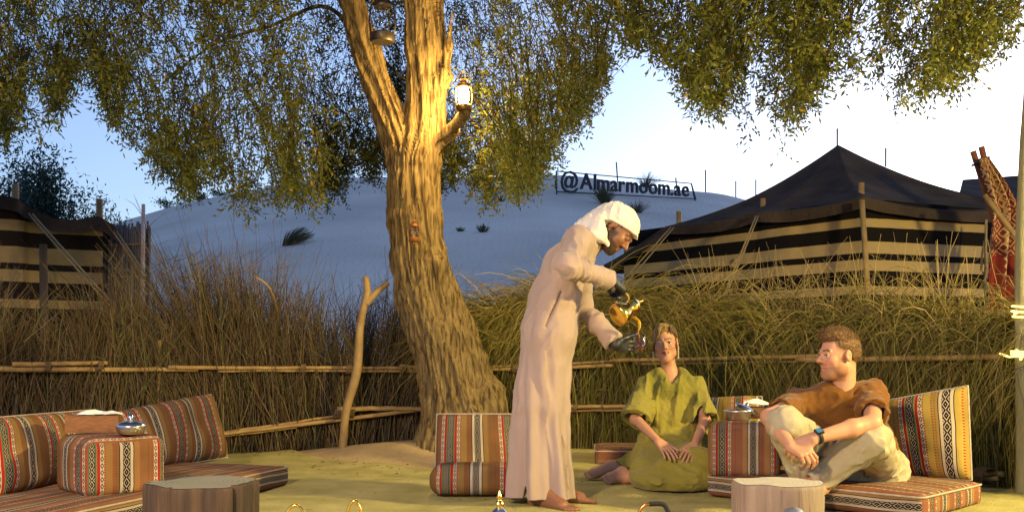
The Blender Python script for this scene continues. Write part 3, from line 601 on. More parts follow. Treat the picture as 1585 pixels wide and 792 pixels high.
for px, y in ((55, 567), (140, 566), (465, 570), (538, 571), (555, 571), (622, 569)): lash(px, y, lf, .19, .03)
for px, y in ((520, 640), (540, 638), (678, 629)): lash(px, y, lf, .225, .036, 6)
for px, y in ((1230, 556), (1000, 559), (800, 570)): lash(px, y, rf, .2, .03)
lash(1578, 737, rf, .25, .05, 9); lash(900, 632, rf, .21, .03)
def stake(pts, rad, parent, name='post'): return MB().tube(catmull(pts, 28), np.interp(np.linspace(0, 1, 28), np.linspace(0, 1, len(rad)), rad), 10, jit=.08).build(name, POLE, parent)
Yk = 8.32
stake([np.array([*P(530, 692, Yk)[:2], -.05]), P(535, 640, Yk), P(552, 575, Yk), P(558, 500, Yk), P(568, 455, Yk), P(566, 428, Yk)], (.034, .034, .038, .031, .030, .025), lf, 'forked_post')
stake([P(567, 470, Yk), P(583, 452, Yk), P(601, 437, Yk)], (.029, .026, .022), lf, 'post_fork')
stake([np.array([*P(245, 690, 8.0)[:2], -.05]), P(246, 600, 8.0), P(246, 526, 8.0)], (.02, .02, .018), lf)
stake([P(395, 428, 8.1), P(418, 448, 8.15), P(432, 500, 8.55), P(440, 600, 8.6)], (.007, .009, .008, .008), lf, 'bent_branch')
# end post with its string of lights
ep = empty('end_post', (*P(1580, 550, 6.0)[:2], 0), 'tall fence end post at the grass fence beside the hanging rug', 'post')
GREYPOST = mat('greyed_timber', (.26, .24, .13), .8, (.17, .16, .09), 10, .4, 50, stretch=(4, 4, .5))
a = P(1577, 550, 6.0); MB().tube(catmull([np.array([a[0]+.03, 6.0, -.05]), P(1586, 700, 6.0), P(1584, 550, 6.0), P(1583, 400, 6.0), P(1588, 250, 6.0), P(1596, 120, 6.0), P(1602, -60, 6.0)], 40), np.linspace(.05, .034, 40), 12, jit=.05).build('shaft', GREYPOST, ep)
STR = glow('string_light', (1.0, .80, .24), 1.0)
sl = empty('string_lights', P(1580, 550, 5.92), 'bundle of glowing yellow string lights wound round the end post', 'string lights')
rr = random.Random(4)
for cy, ny, hy in ((548, 2.6, 5), (482, 3.0, 12)):
    pts = [P(1584, cy, 6.0)+np.array([.062*math.cos(t)-.012*rr.random(), -.062*math.sin(t)-.012, (t/(2*math.pi)/ny-.5)*2*hy*6/FPX]) for t in np.linspace(0, 2*math.pi*ny, 40)]
    MB().tube(pts, .006, 6).build('cable', STR, sl)
for i in range(14):
    t = rr.uniform(0, 6.28); cy = rr.choice((548, 546, 551, 480, 487, 474)); p = P(1584, cy+rr.uniform(-4, 4), 6.0)+np.array([.068*math.cos(t), -.068*abs(math.sin(t))-.012, 0])
    MB().lathe([(.0001, -.011), (.008, -.006), (.010, 0), (.007, .008), (.0001, .012)], p, 8).build('bulb', STR, sl)
MB().tube([P(1582, 550, 5.93), P(1562, 552, 6.05), P(1548, 547, 6.2), P(1541, 551, 6.28)], .007, 6).build('loose_end', STR, sl)

# ------------------------------------------------------------------ the big tree
tree = empty('ghaf_tree', (TREE[0], TREE[1], 0), 'old ghaf tree with a leaning forked trunk and weeping crown', 'tree')
Yt = 8.35
def tp(x, y, dy=0): return P(x, y, Yt+dy)
main = [(718, 715, 0, .46), (717, 640, 0, .335), (703, 580, 0, .290), (684, 520, 0, .268), (662, 460, 0, .255), (647, 400, 0, .222), (642, 340, 0, .205), (641, 285, 0, .200), (645, 240, 0, .198)]
up = [(647, 250, 0, .19), (656, 200, 0, .172), (661, 140, -.02, .162), (659, 70, -.03, .160), (655, 0, -.05, .162), (650, -110, -.1, .175), (640, -240, -.25, .15)]
lefl = [(634, 280, 0, .14), (616, 215, -.02, .128), (592, 150, -.06, .118), (564, 75, -.1, .120), (545, 0, -.2, .122), (530, -80, -.35, .12), (505, -220, -.7, .115)]
stub = [(672, 228, -.05, .07), (697, 203, -.20, .055), (712, 186, -.40, .043), (720, 175, -.50, .038)]
twg = [(676, 150, -.10, .05), (690, 110, -.16, .034), (695, 70, -.18, .026), (700, 20, -.2, .02)]
prs = []
for ch, kk in ((main, .04), (up, .03), (lefl, .015), (stub, .05), (twg, .04)):
    for (x0, y0, d0, r0), (x1, y1, d1, r1) in zip(ch[:-1], ch[1:]): prs.append(Cap(tp(x0, y0, d0), tp(x1, y1, d1), r0, r1, kk))
for a_, x, y, w in ((0, 672, 668, .09), (1, 772, 672, .12), (2, 712, 690, .12), (3, 735, 640, .08)): prs.append(Cap(tp(700+(x-700)*.8, 610, -.12), P(x, 712, Yt-.25), w, w*.75, .12))
prs += [Ell(tp(672, 128, -.13), (.05, .05, .06), k=.05), Ell(tp(690, 120, -.1), .07, k=.06), Ell(tp(676, 415, -.17), (.09, .07, .11), k=.08), Ell(tp(736, 645, -.3), (.06, .06, .07), k=.05), Ell(tp(641, 357, -.27), (.028, .08, .045), k=.04, op='s')]
tx = np.array([[q[1], q[0], q[1]] for q in main+up[1:]], float)
def barkd(p):
    py = HY-(p[:, 2]-CAMH)*FPX/p[:, 1]; px = CX+FPX*p[:, 0]/p[:, 1]
    onl = (py < 240) & (px < 628-.0*py) & (px < np.interp(py, [0, 160, 240], [600, 629, 620]))
    cxm = np.where(onl, np.interp(py, [-220, 0, 70, 140, 205, 262], [505, 546, 562, 590, 614, 632]), np.interp(py, [-240, 0, 140, 200, 240, 340, 400, 460, 520, 580, 640, 715], [640, 654, 661, 655, 645, 643, 647, 662, 682, 700, 712, 718]))
    ang = np.arctan2(px-cxm, (Yt-p[:, 1])*FPX/Yt+1e-6); z = p[:, 2]
    aa = ang*.26+.05*vnoise(np.stack([z*1.8, ang*1.3, 0*z], -1), 4)+.09*z*np.where(onl, -.2, .35)
    w1 = 1-np.abs(vnoise(np.stack([aa*30, z*1.7, 0*z+2], -1), 5)); w2 = 1-np.abs(vnoise(np.stack([aa*62, z*4.5, 0*z+7], -1), 6))
    cr = vnoise(np.stack([aa*20, z*16, 0*z], -1), 8)
    return -(.030*(w1**1.5-.62)+.018*(w2**1.5-.62)+.006*cr)-.015*vnoise(p*3.0, 9)
V, Fq = sdf_mesh(prs, .0095, barkd)
m, nt, b, out = new_mat('ghaf_bark'); n_, l_ = nt.nodes, nt.links; b.inputs['Roughness'].default_value = .9; b.inputs['Specular IOR Level'].default_value = .15
tc = n_.new('ShaderNodeTexCoord'); mp = n_.new('ShaderNodeMapping'); mp.inputs['Scale'].default_value = (1, 1, .11); l_.new(tc.outputs['Object'], mp.inputs[0])
nz = n_.new('ShaderNodeTexNoise'); nz.inputs['Scale'].default_value = 42; nz.inputs['Detail'].default_value = 8; nz.inputs['Distortion'].default_value = .5; l_.new(mp.outputs[0], nz.inputs[0])
cr = n_.new('ShaderNodeValToRGB'); e = cr.color_ramp.elements; e[0].position = .38; e[0].color = (.085, .052, .025, 1); e[1].position = .66; e[1].color = (.30, .205, .095, 1); q = e.new(.48); q.color = (.20, .13, .058, 1); l_.new(nz.outputs[0], cr.inputs[0])
n2 = n_.new('ShaderNodeTexNoise'); n2.inputs['Scale'].default_value = 2.5; l_.new(tc.outputs['Object'], n2.inputs[0]); mx = n_.new('ShaderNodeMix'); mx.data_type = 'RGBA'; mx.blend_type = 'MULTIPLY'; mx.inputs[0].default_value = .5; mx.inputs[7].default_value = (.72, .82, .66, 1)
l_.new(cr.outputs[0], mx.inputs[6]); l_.new(mx.outputs[2], b.inputs[0]); bp = n_.new('ShaderNodeBump'); bp.inputs['Strength'].default_value = .8; bp.inputs['Distance'].default_value = .02; l_.new(nz.outputs[0], bp.inputs['Height']); l_.new(bp.outputs[0], b.inputs['Normal'])
BARK = m
obj('trunk', mesh_np('trunk', V, Fq, BARK), tree)
# boughs carrying the weeping crown
r = np.random.default_rng(77)
ex_ = np.array([-120, 0, 60, 100, 135, 150, 175, 215, 260, 330, 400, 450, 500, 560, 610, 700, 760, 820, 860, 900, 940, 960, 1000, 1040, 1070, 1110, 1160, 1220, 1280, 1330, 1390, 1440, 1490, 1540, 1600, 1700.])
ey_ = np.array([240, 222, 215, 150, 70, 110, 215, 245, 285, 295, 325, 330, 290, 262, 270, 290, 300, 288, 235, 190, 130, 85, 75, 105, 150, 180, 185, 190, 135, 125, 150, 140, 135, 85, 60, 60.])
dx_ = np.array([-120, 950, 965, 1050, 1075, 1270, 1300, 1330, 1560, 1700.]); dd_ = np.array([1, 1, .45, .45, .8, .75, .35, .55, .4, .4])
nstr = 8200; x = r.uniform(-120, 1700, nstr*2); keep = r.random(len(x)) < np.interp(x, dx_, dd_); x = x[keep][:nstr]; nstr = len(x)
envy = np.interp(x, ex_, ey_)+18*vnoise(np.stack([x*.05, 0*x, 0*x], -1), 3)+10*vnoise(np.stack([x*.15, 0*x, 0*x], -1), 4)
q = r.random(nstr); ytip = np.where(q < .30, envy-np.abs(r.normal(0, 16, nstr)), envy-(envy+200)*r.random(nstr)**1.0)+np.where(r.random(nstr) < .05, r.uniform(0, 40, nstr), 0)
# clumping: thin the strands where a slow noise is low, so that sky shows through in patches
cl_ = vnoise(np.stack([x*.018, ytip*.014, 0*x], -1), 6)+.6*vnoise(np.stack([x*.045, ytip*.03, 0*x], -1), 7); keep = (r.random(nstr) < np.clip(.62+.75*cl_, .06, 1)); x, ytip, envy = x[keep], ytip[keep], envy[keep]; nstr = len(x)
Yd = np.where(x < 950, r.uniform(6.4, 10.4, nstr), r.uniform(5.6, 8.2, nstr)); Yd = np.where((x > 500) & (x < 745), r.uniform(8.75, 10.6, nstr), Yd); Yd = np.where((x > 745) & (x < 790), r.uniform(8.0, 10.4, nstr), Yd)
tip = np.stack([(x-CX)*Yd/FPX, Yd, CAMH-(ytip-HY)*Yd/FPX], -1); L = r.uniform(.35, .95, nstr); SN = 8
dirx = r.normal(0, .16, nstr)+np.where(x > 1000, -.10, .06); diry = r.normal(0, .16, nstr); pts = np.zeros((nstr, SN, 3))
for j, qq in enumerate(np.linspace(0, 1, SN)):      # 0 at the bough, 1 at the tip
    w = 1-qq; pts[:, j] = tip+np.stack([-dirx*L*w*2.0*(.4+.6*w), -diry*L*w*1.6, L*w*(.75+.25*w)], -1)
pts += np.cumsum(r.normal(0, .008, pts.shape), 1)
V, Fq = strands(pts, np.linspace(.0034, .0011, SN)[None]*np.ones((nstr, 1)), 3); TWB = mat('crown_twig', (.035, .025, .016), .95, spec=.05)
obj('twigs', mesh_np('twigs', V, Fq, TWB), tree, kind='stuff')
nsp, lps = 7, 7; per = nsp*lps; n = nstr*per; k = np.repeat(np.arange(nstr), per); u = np.repeat(r.random(nstr*nsp)**.75, lps); f = u*(SN-1); i0 = np.minimum(f.astype(int), SN-2); fr = (f-i0)[:, None]
c = pts[k, i0]*(1-fr)+pts[k, i0+1]*fr; td = pts[k, i0+1]-pts[k, i0]; td /= np.linalg.norm(td, axis=1)[:, None]
sd = np.repeat(r.normal(0, 1, (nstr*nsp, 3))*np.array([1, 1, .5])+np.array([0, 0, -.75]), lps, 0); sd /= np.linalg.norm(sd, axis=1)[:, None]; kk = np.tile(np.arange(lps), nstr*nsp)/lps; sl_ = np.repeat(r.uniform(.06, .16, nstr*nsp), lps); c += sd*(kk*sl_)[:, None]+np.array([0, 0, -1.0])*(kk**2*sl_*.35)[:, None]
sv = np.cross(sd, np.repeat(r.normal(size=(nstr*nsp, 3)), lps, 0)); sv /= np.linalg.norm(sv, axis=1)[:, None]+1e-9; d = sd*.55+sv*np.where(np.tile(np.arange(lps) % 2, nstr*nsp) > 0, 1, -1)[:, None]*.75+r.normal(0, .25, (n, 3)); d[:, 2] -= .15; d /= np.linalg.norm(d, axis=1)[:, None]
V, Fq = leaf_quads(c, d, r.normal(size=(n, 3)), r.uniform(.030, .058, n), r.uniform(.011, .019, n))
g = r.random((n, 1))*.6+.4*r.random((nstr, 1))[k]; cl = lerp(np.array([.055, .072, .014]), np.array([.140, .140, .022]), g); cl[r.random(n) < .025] = (.30, .20, .03)
obj('crown', mesh_np('crown', V, Fq, LEAF, smooth=False, col=rep(cl, 4)), tree, kind='stuff')
# upper crown above the picture: unseen broad leaf sprays thickened to shade the camp
n = 60000; a = r.uniform(0, 2*np.pi, n); q = np.sqrt(r.random(n))*5.2; c = np.stack([TREE[0]+np.cos(a)*q*1.05, TREE[1]-.6+np.sin(a)*q*.8, 5.6-.055*q*q+r.normal(0, .3, n)], -1)
c = c[c[:, 2] > CAMH+(HY+60)*c[:, 1]/FPX]; n = len(c); d = r.normal(size=(n, 3)); d /= np.linalg.norm(d, axis=1)[:, None]
V, Fq = leaf_quads(c, d, r.normal(size=(n, 3)), r.uniform(.08, .16, n), r.uniform(.03, .05, n)); cl = lerp(np.array([.045, .065, .018]), np.array([.11, .12, .03]), r.random((n, 1)))
obj('upper_crown', mesh_np('upper_crown', V, Fq, LEAF, smooth=False, col=rep(cl, 4)), tree, kind='stuff')
bough = [[(546, -40, -.2), (470, -110, .2), (380, -90, .9), (300, -30, 1.4)], [(560, 60, .0), (500, 10, .9), (420, 40, 1.6), (330, 70, 2.0), (250, 130, 2.2)], [(520, -90, -.3), (350, -140, -.9), (180, -80, -1.3), (60, -10, -1.5)], [(654, -60, 0), (780, -120, -.4), (900, -80, -.8), (1010, 10, -1.2)], [(660, 20, .1), (730, -60, .9), (800, -50, 1.5), (860, 20, 1.8)], [(650, -140, -.1), (900, -230, -1), (1150, -150, -1.6), (1330, -30, -1.9)], [(950, -190, -1.1), (1200, -120, -1.8), (1420, -60, -2.1), (1530, 0, -2.2)], [(1150, -140, -1.6), (1120, -20, -1.8), (1085, 60, -1.9), (1075, 110, -1.9)], [(595, 95, .2), (612, 112, .3), (632, 126, .25)], [(573, 8, -.22), (590, -10, -.25), (612, -25, -.2)]]
for bb in bough:
    p = catmull([tp(*q) for q in bb], 24); big_ = len(bb) > 3; MB().tube(p, np.linspace((.022 if bb[0][0] == 560 else .045) if big_ else .018, .008, 24), 7, jit=.1).build('bough', BARK, tree)

# ------------------------------------------------------------------ lanterns
GLASS = None
def glassy(name, c=(1, 1, 1), rough=.02):
    m, nt, b, out = new_mat(name); b.inputs['Base Color'].default_value = (*c, 1); b.inputs['Transmission Weight'].default_value = 1; b.inputs['Roughness'].default_value = rough; b.inputs['IOR'].default_value = 1.45; return m
GLASS, nt, b, out = new_mat('clear_glass'); b = nt.nodes.new('ShaderNodeBsdfGlossy'); b.inputs['Roughness'].default_value = .03; tr = nt.nodes.new('ShaderNodeBsdfTransparent'); tr.inputs[0].default_value = (.93, .93, .92, 1); ms = nt.nodes.new('ShaderNodeMixShader'); lw = nt.nodes.new('ShaderNodeLayerWeight'); lw.inputs[0].default_value = .35
mr = nt.nodes.new('ShaderNodeMapRange'); mr.inputs[3].default_value = .03; mr.inputs[4].default_value = .45; nt.links.new(lw.outputs[1], mr.inputs[0]); nt.links.new(mr.outputs[0], ms.inputs[0]); nt.links.new(tr.outputs[0], ms.inputs[1]); nt.links.new(b.outputs[0], ms.inputs[2]); nt.links.new(ms.outputs[0], out.inputs[0])
FLAME = glow('lamp_glow', (1.0, .62, .18), 55.0)
def lantern(p, s, label, lit=None, hang=None, col=(1, .68, .28), tilt=None, body=None, bright=None):   # p: centre of the base
    e = empty('lantern', p, label, 'lantern', None); p = np.asarray(p, float); R = np.eye(3) if tilt is None else tilt; M = body or TIN
    T = lambda q: p+s*(np.asarray(q, float) @ R.T)
    MB().lathe(np.array([(.0, 0), (.075, 0), (.085, .012), (.085, .055), (.06, .068), (.035, .075), (.0, .075)])*s, p, 24, R).build('base', M, e, sharp=40)
    MB().lathe(np.array([(.0, .24), (.06, .235), (.062, .25), (.045, .275), (.03, .285), (.03, .31), (.045, .315), (.03, .335), (.0, .345)])*s, p, 24, R).build('cap', M, e, sharp=40)
    for k in (-1, 1): MB().tube([T(q) for q in ((.078*k, 0, .05), (.088*k, 0, .15), (.075*k, 0, .25), (.04*k, 0, .285))], .007*s, 6).build('side_tube', M, e)
    MB().tube([T((.07*math.cos(a), 0, .30+.09*math.sin(a))) for a in np.linspace(0, math.pi, 14)], .004*s, 6).build('handle', M, e)
    for zz in (.115, .19): MB().tube([T((.060*math.cos(a), .060*math.sin(a), zz)) for a in np.linspace(0, 2*math.pi, 25)], .003*s, 5, cap=False).build('wire_guard', M, e)
    gl = MB().lathe(np.array([(.036, .076), (.052, .11), (.058, .15), (.05, .2), (.036, .236)])*s, p, 24, R).build('glass_chimney', GLASS if not lit else LIT, e)
    if hang is not None: rope('hook_wire', T((0, 0, .385)), np.asarray(hang, float), .004, e, 0.0, M)
    if lit:
        MB().lathe(np.array([(.0, .085), (.014, .10), (.018, .125), (.012, .16), (.0, .20)])*s, p, 12, R).build('flame', FLAME, e)
        ld = bpy.data.lights.new('lantern_light', 'POINT'); ld.energy = lit; ld.color = col; ld.shadow_soft_size = .16
        lo_ = bpy.data.objects.new('lantern_light', ld); COL.objects.link(lo_); lo_.location = Vector(T((0, 0, .14))); lo_.parent = e; lo_.matrix_parent_inverse = Matrix.Translation(-Vector([float(c) for c in p]))
        gl.visible_shadow = True
    return e
m, nt, b, out = new_mat('lit_lantern_glass'); tr = nt.nodes.new('ShaderNodeBsdfTransparent'); em = nt.nodes.new('ShaderNodeEmission'); em.inputs[0].default_value = (1, .72, .30, 1); em.inputs[1].default_value = 5.0
ms = nt.nodes.new('ShaderNodeAddShader'); nt.links.new(tr.outputs[0], ms.inputs[0]); nt.links.new(em.outputs[0], ms.inputs[1]); nt.links.new(ms.outputs[0], out.inputs[0]); LIT = m
BRONZE = mat('aged_brass_tin', (.30, .18, .06), .4, (.18, .11, .05), 20, .1, 60, metal=.8)
lantern(tp(718, 172, -.50), .76, 'lit oil lantern glowing on the stub branch of the tree', lit=90, col=(1.0, .66, .22), body=BRONZE)
lantern(tp(592, 66, -.42), 1.15, 'dark unlit lantern hanging between the two limbs', hang=tp(598, -18, -.25))
lantern(tp(641, 374, -.33), .5, 'tiny rusty lantern set in the hollow of the trunk', body=mat('rust', (.30, .11, .03), .6, (.16, .06, .03), 30))
# ------------------------------------------------------------------ woven stripe cloth
class NG:
    def __init__(s, nt): s.n, s.l = nt.nodes, nt.links
    def m(s, op, a, b=None, c=None):
        q = s.n.new('ShaderNodeMath'); q.operation = op
        for i, v in enumerate((a, b, c)):
            if v is None: continue
            if isinstance(v, (int, float)): q.inputs[i].default_value = v
            else: s.l.new(v, q.inputs[i])
        return q.outputs[0]
    def mix(s, f, a, b):
        q = s.n.new('ShaderNodeMix'); q.data_type = 'RGBA'
        for i, v in ((0, f), (6, a), (7, b)):
            if isinstance(v, tuple): q.inputs[i].default_value = (*v, 1)
            elif isinstance(v, (int, float)): q.inputs[i].default_value = v
            else: s.l.new(v, q.inputs[i])
        return q.outputs[2]
def sadu(name, O, B, period=.36, shift=0.0, fade=1.0):
    m, nt, b, out = new_mat(name); g = NG(nt); n, l = nt.nodes, nt.links
    b.inputs['Roughness'].default_value = .95; b.inputs['Specular IOR Level'].default_value = .08
    tc = n.new('ShaderNodeTexCoord'); nz0 = n.new('ShaderNodeTexNoise'); nz0.inputs['Scale'].default_value = 14; l.new(tc.outputs['UV'], nz0.inputs[0])
    sx = n.new('ShaderNodeSeparateXYZ'); l.new(tc.outputs['UV'], sx.inputs[0])
    u = g.m('FRACT', g.m('ADD', g.m('MULTIPLY', sx.outputs[0], 1/period), g.m('MULTIPLY_ADD', nz0.outputs[0], .010, shift))); v = sx.outputs[1]
    R, W, K, Gn = (.30, .020, .018), (.46, .38, .28), (.014, .013, .015), (.075, .12, .06)
    st = [(0, B), (.105, O), (.12, W), (.17, R), (.205, O), (.215, Gn), (.235, K), (.315, Gn), (.335, O), (.345, R), (.385, W), (.44, O), (.56, B), (.64, K), (.65, W), (.69, K), (.79, W), (.83, K), (.84, O), (.94, B)]
    cr = n.new('ShaderNodeValToRGB'); cr.color_ramp.interpolation = 'CONSTANT'; l.new(u, cr.inputs[0]); e = cr.color_ramp.elements
    e[0].position = 0; e[0].color = (*B, 1); e[1].position = st[1][0]; e[1].color = (*st[1][1], 1)
    for p, c in st[2:]: q = e.new(p); q.color = (*c, 1)
    col = cr.outputs[0]
    def band(c, w): d = g.m('ABSOLUTE', g.m('MULTIPLY', g.m('SUBTRACT', u, c), 1/w)); return d, g.m('LESS_THAN', d, 1.0)
    for c, w, f in ((.275, .036, 21), (.74, .046, 19)):              # lozenges
        d, ins = band(c, w); q = g.m('ABSOLUTE', g.m('MULTIPLY_ADD', g.m('FRACT', g.m('MULTIPLY', v, f)), 2, -1))
        t = g.m('FRACT', g.m('MULTIPLY_ADD', g.m('ADD', d, q), 1.25, .12)); col = g.mix(g.m('MULTIPLY', g.m('LESS_THAN', t, .30), ins), col, W)
    for c, w, f in ((.145, .02, 30), (.4125, .022, 30)):             # little rings on the white bands
        d, ins = band(c, w); q = g.m('ABSOLUTE', g.m('MULTIPLY_ADD', g.m('FRACT', g.m('MULTIPLY', v, f)), 2, -1))
        t = g.m('ADD', g.m('MULTIPLY', d, .8), q); col = g.mix(g.m('MULTIPLY', g.m('MULTIPLY', g.m('GREATER_THAN', t, .45), g.m('LESS_THAN', t, .95)), ins), col, (.05, .04, .04))
    for c, w in ((.105, .011), (.448, .011), (.56, .009), (.60, .006), (.93, .011), (.045, .008)):   # stitched edges
        d, ins = band(c, w); col = g.mix(g.m('MULTIPLY', g.m('GREATER_THAN', g.m('FRACT', g.m('MULTIPLY', v, 75)), .5), ins), col, (.26, .035, .025))
    nz = n.new('ShaderNodeTexNoise'); nz.inputs['Scale'].default_value = 5; nz.inputs['Detail'].default_value = 6; l.new(tc.outputs['UV'], nz.inputs[0])
    rm = n.new('ShaderNodeMapRange'); rm.inputs[1].default_value = .3; rm.inputs[2].default_value = .7; rm.inputs[3].default_value = .72*fade; rm.inputs[4].default_value = 1.12*fade; l.new(nz.outputs[0], rm.inputs[0])
    mx = n.new('ShaderNodeMix'); mx.data_type = 'RGBA'; mx.blend_type = 'MULTIPLY'; mx.inputs[0].default_value = 1; l.new(col, mx.inputs[6]); l.new(rm.outputs[0], mx.inputs[7]); l.new(mx.outputs[2], b.inputs[0])
    wv = n.new('ShaderNodeTexNoise'); wv.inputs['Scale'].default_value = 160; l.new(tc.outputs['UV'], wv.inputs[0]); bp = n.new('ShaderNodeBump'); bp.inputs['Strength'].default_value = .35; bp.inputs['Distance'].default_value = .006
    l.new(wv.outputs[0], bp.inputs['Height']); l.new(bp.outputs[0], b.inputs['Normal']); return m
S1 = sadu('woven_stripe_brown', (.23, .145, .05), (.165, .09, .036)); S2 = sadu('woven_stripe_tan', (.25, .135, .05), (.19, .095, .04), shift=.35); S3 = sadu('woven_stripe_mat', (.30, .165, .07), (.23, .115, .058), .30, .24, .9)
S4 = sadu('woven_stripe_gold', (.36, .26, .06), (.28, .19, .05), .38, .5); S5 = sadu('woven_stripe_mat_red', (.30, .165, .07), (.23, .10, .06), .32, .115, .9)
SEAM = mat('pale_piping', (.42, .36, .30), .9, (.32, .26, .2), 60)
def cushion(name, label, corners, th, matl, group=None, u0=0.0, seed=0, n=34, piping=True):
    BL, BR, TR, TL = [np.asarray(c, float) for c in corners]; nrm_ = norm(np.cross(BR-BL, TL-BL)); 
    if nrm_[1] > 0: nrm_ = -nrm_
    W, Hh = np.linalg.norm(BR-BL), np.linalg.norm(TL-BL); s, t = np.meshgrid(np.linspace(0, 1, n), np.linspace(0, 1, n), indexing='ij')
    se, te = .5-.5*np.cos(np.pi*s)*(.35)-.65*(.5-s)*1.0+0*s, .5-.5*np.cos(np.pi*t)*.35-.65*(.5-t)
    se, te = (se-se.min())/(se.max()-se.min()), (te-te.min())/(te.max()-te.min())
    pl = BL*((1-se)*(1-te))[..., None]+BR*(se*(1-te))[..., None]+TR*(se*te)[..., None]+TL*((1-se)*te)[..., None]
    sh = (1-np.abs(2*se-1)**5)**.45*(1-np.abs(2*te-1)**5)**.45; mid = pl-nrm_*th*.15
    inn = .02*np.sin(np.pi*se)*np.sin(np.pi*te)
    wr = .010*vnoise(np.stack([se*W*9, te*Hh*9, 0*se+seed], -1), 3)+.020*vnoise(np.stack([se*W*4, te*Hh*4, 0*se+seed], -1), 4)
    fr = mid+nrm_*(th*.5*sh+(inn+wr)*sh)[..., None]; bk = mid-nrm_*(th*.5*sh)[..., None]; UV = np.stack([u0+se*W, te*Hh], -1)
    e = empty(name, (BL+BR)/2-nrm_*th*.5, label, 'cushion', group); mb = MB(); mb.grid(fr, UV); mb.grid(bk[::-1], UV[::-1])
    o = mb.build('cover', matl, e, uv=True); bm = bmesh.new(); bm.from_mesh(o.data); bmesh.ops.remove_doubles(bm, verts=bm.verts, dist=1e-4); bmesh.ops.recalc_face_normals(bm, faces=bm.faces); bm.to_mesh(o.data); bm.free()
    if piping:
        rim = np.concatenate([mid[:, 0], mid[-1, 1:], mid[-2::-1, -1], mid[0, -2::-1]]); MB().tube(rim, .006, 6, cap=False).build('piping', SEAM, e)
    return e
def rbox(ex, ey, ez, c, h, r, uvf, n=(30, 16, 8), puff=0.0, seed=0, amp=.004):
    """rounded box mesh; ex,ey,ez axes, h half sizes; uvf(local, face) -> uv"""
    ex, ey, ez = norm(ex), norm(ey), norm(ez); h = np.asarray(h, float); V = []; Fs = []; UV = []; k = 0; bm = bmesh.new(); uvl = bm.loops.layers.uv.new('UVMap')
    def lin(m, hh): q = np.linspace(-1, 1, m+1); e = r/hh; return np.unique(np.concatenate([q, -1+e*np.array([.15, .4, .7, 1]), 1-e*np.array([.15, .4, .7, 1])]))
    gr = [lin(n[i], h[i]) for i in range(3)]
    for ax in range(3):
        o1, o2 = [(1, 2), (2, 0), (0, 1)][ax]
        for sg in (-1, 1):
            A, B = np.meshgrid(gr[o1], gr[o2], indexing='ij'); q = np.zeros(A.shape+(3,)); q[..., ax] = sg; q[..., o1] = A; q[..., o2] = B
            p = q*h; inner = np.clip(p, -(h-r), h-r); d = p-inner; ln = np.linalg.norm(d, axis=-1, keepdims=True); p = inner+d/np.maximum(ln, 1e-9)*np.minimum(r, np.where(ln > 0, r, 0))
            uv = uvf(q*h, ax, sg)
            bul = puff*(1-q[..., 0]**4)*(1-q[..., 1]**4); p[..., 2] += np.where(p[..., 2] > 0, 1, .0)*bul; p[..., 1] += .5*puff*np.sign(q[..., 1])*np.abs(q[..., 1])**3*(1-q[..., 0]**2)*(1-q[..., 2]**2)
            Wd = np.asarray(c)+p[..., :1]*ex+p[..., 1:2]*ey+p[..., 2:]*ez; nz = amp*vnoise(Wd*8+seed, 3)[..., None]; Wd = Wd+nz*ez*(p[..., 2:] > -h[2]*.8)
            vs = [[bm.verts.new(Wd[i, j]) for j in range(A.shape[1])] for i in range(A.shape[0])]
            for i in range(A.shape[0]-1):
                for j in range(A.shape[1]-1):
                    ids = [(i, j), (i+1, j), (i+1, j+1), (i, j+1)]; 
                    if sg < 0: ids = ids[::-1]
                    f = bm.faces.new([vs[a][b] for a, b in ids]); f.smooth = True
                    for lp, (a, b) in zip(f.loops, ids): lp[uvl].uv = (uv[a, b, 0], uv[a, b, 1])
    bmesh.ops.remove_doubles(bm, verts=bm.verts, dist=2e-4); me = bpy.data.meshes.new('rounded'); bm.to_mesh(me); bm.free(); return me
def uv_mat(h):
    def f(p, ax, sg):
        x, y, z = p[..., 0], p[..., 1], p[..., 2]
        if ax == 1: u = y+sg*(h[2]-z); v = x
        elif ax == 0: u = y; v = x+sg*(h[2]-z)
        else: u = y; v = x
        return np.stack([u, v], -1)
    return f
def uv_pouf(h, w0):
    def f(p, ax, sg):
        x, y, z = p[..., 0], p[..., 1], p[..., 2]
        if ax == 1: u, v = x*sg+w0, z
        elif ax == 0: u, v = y*sg+h[0]+h[1]+w0, z
        else: u, v = x*-1+w0, y+z
        return np.stack([u, v], -1)
    return f
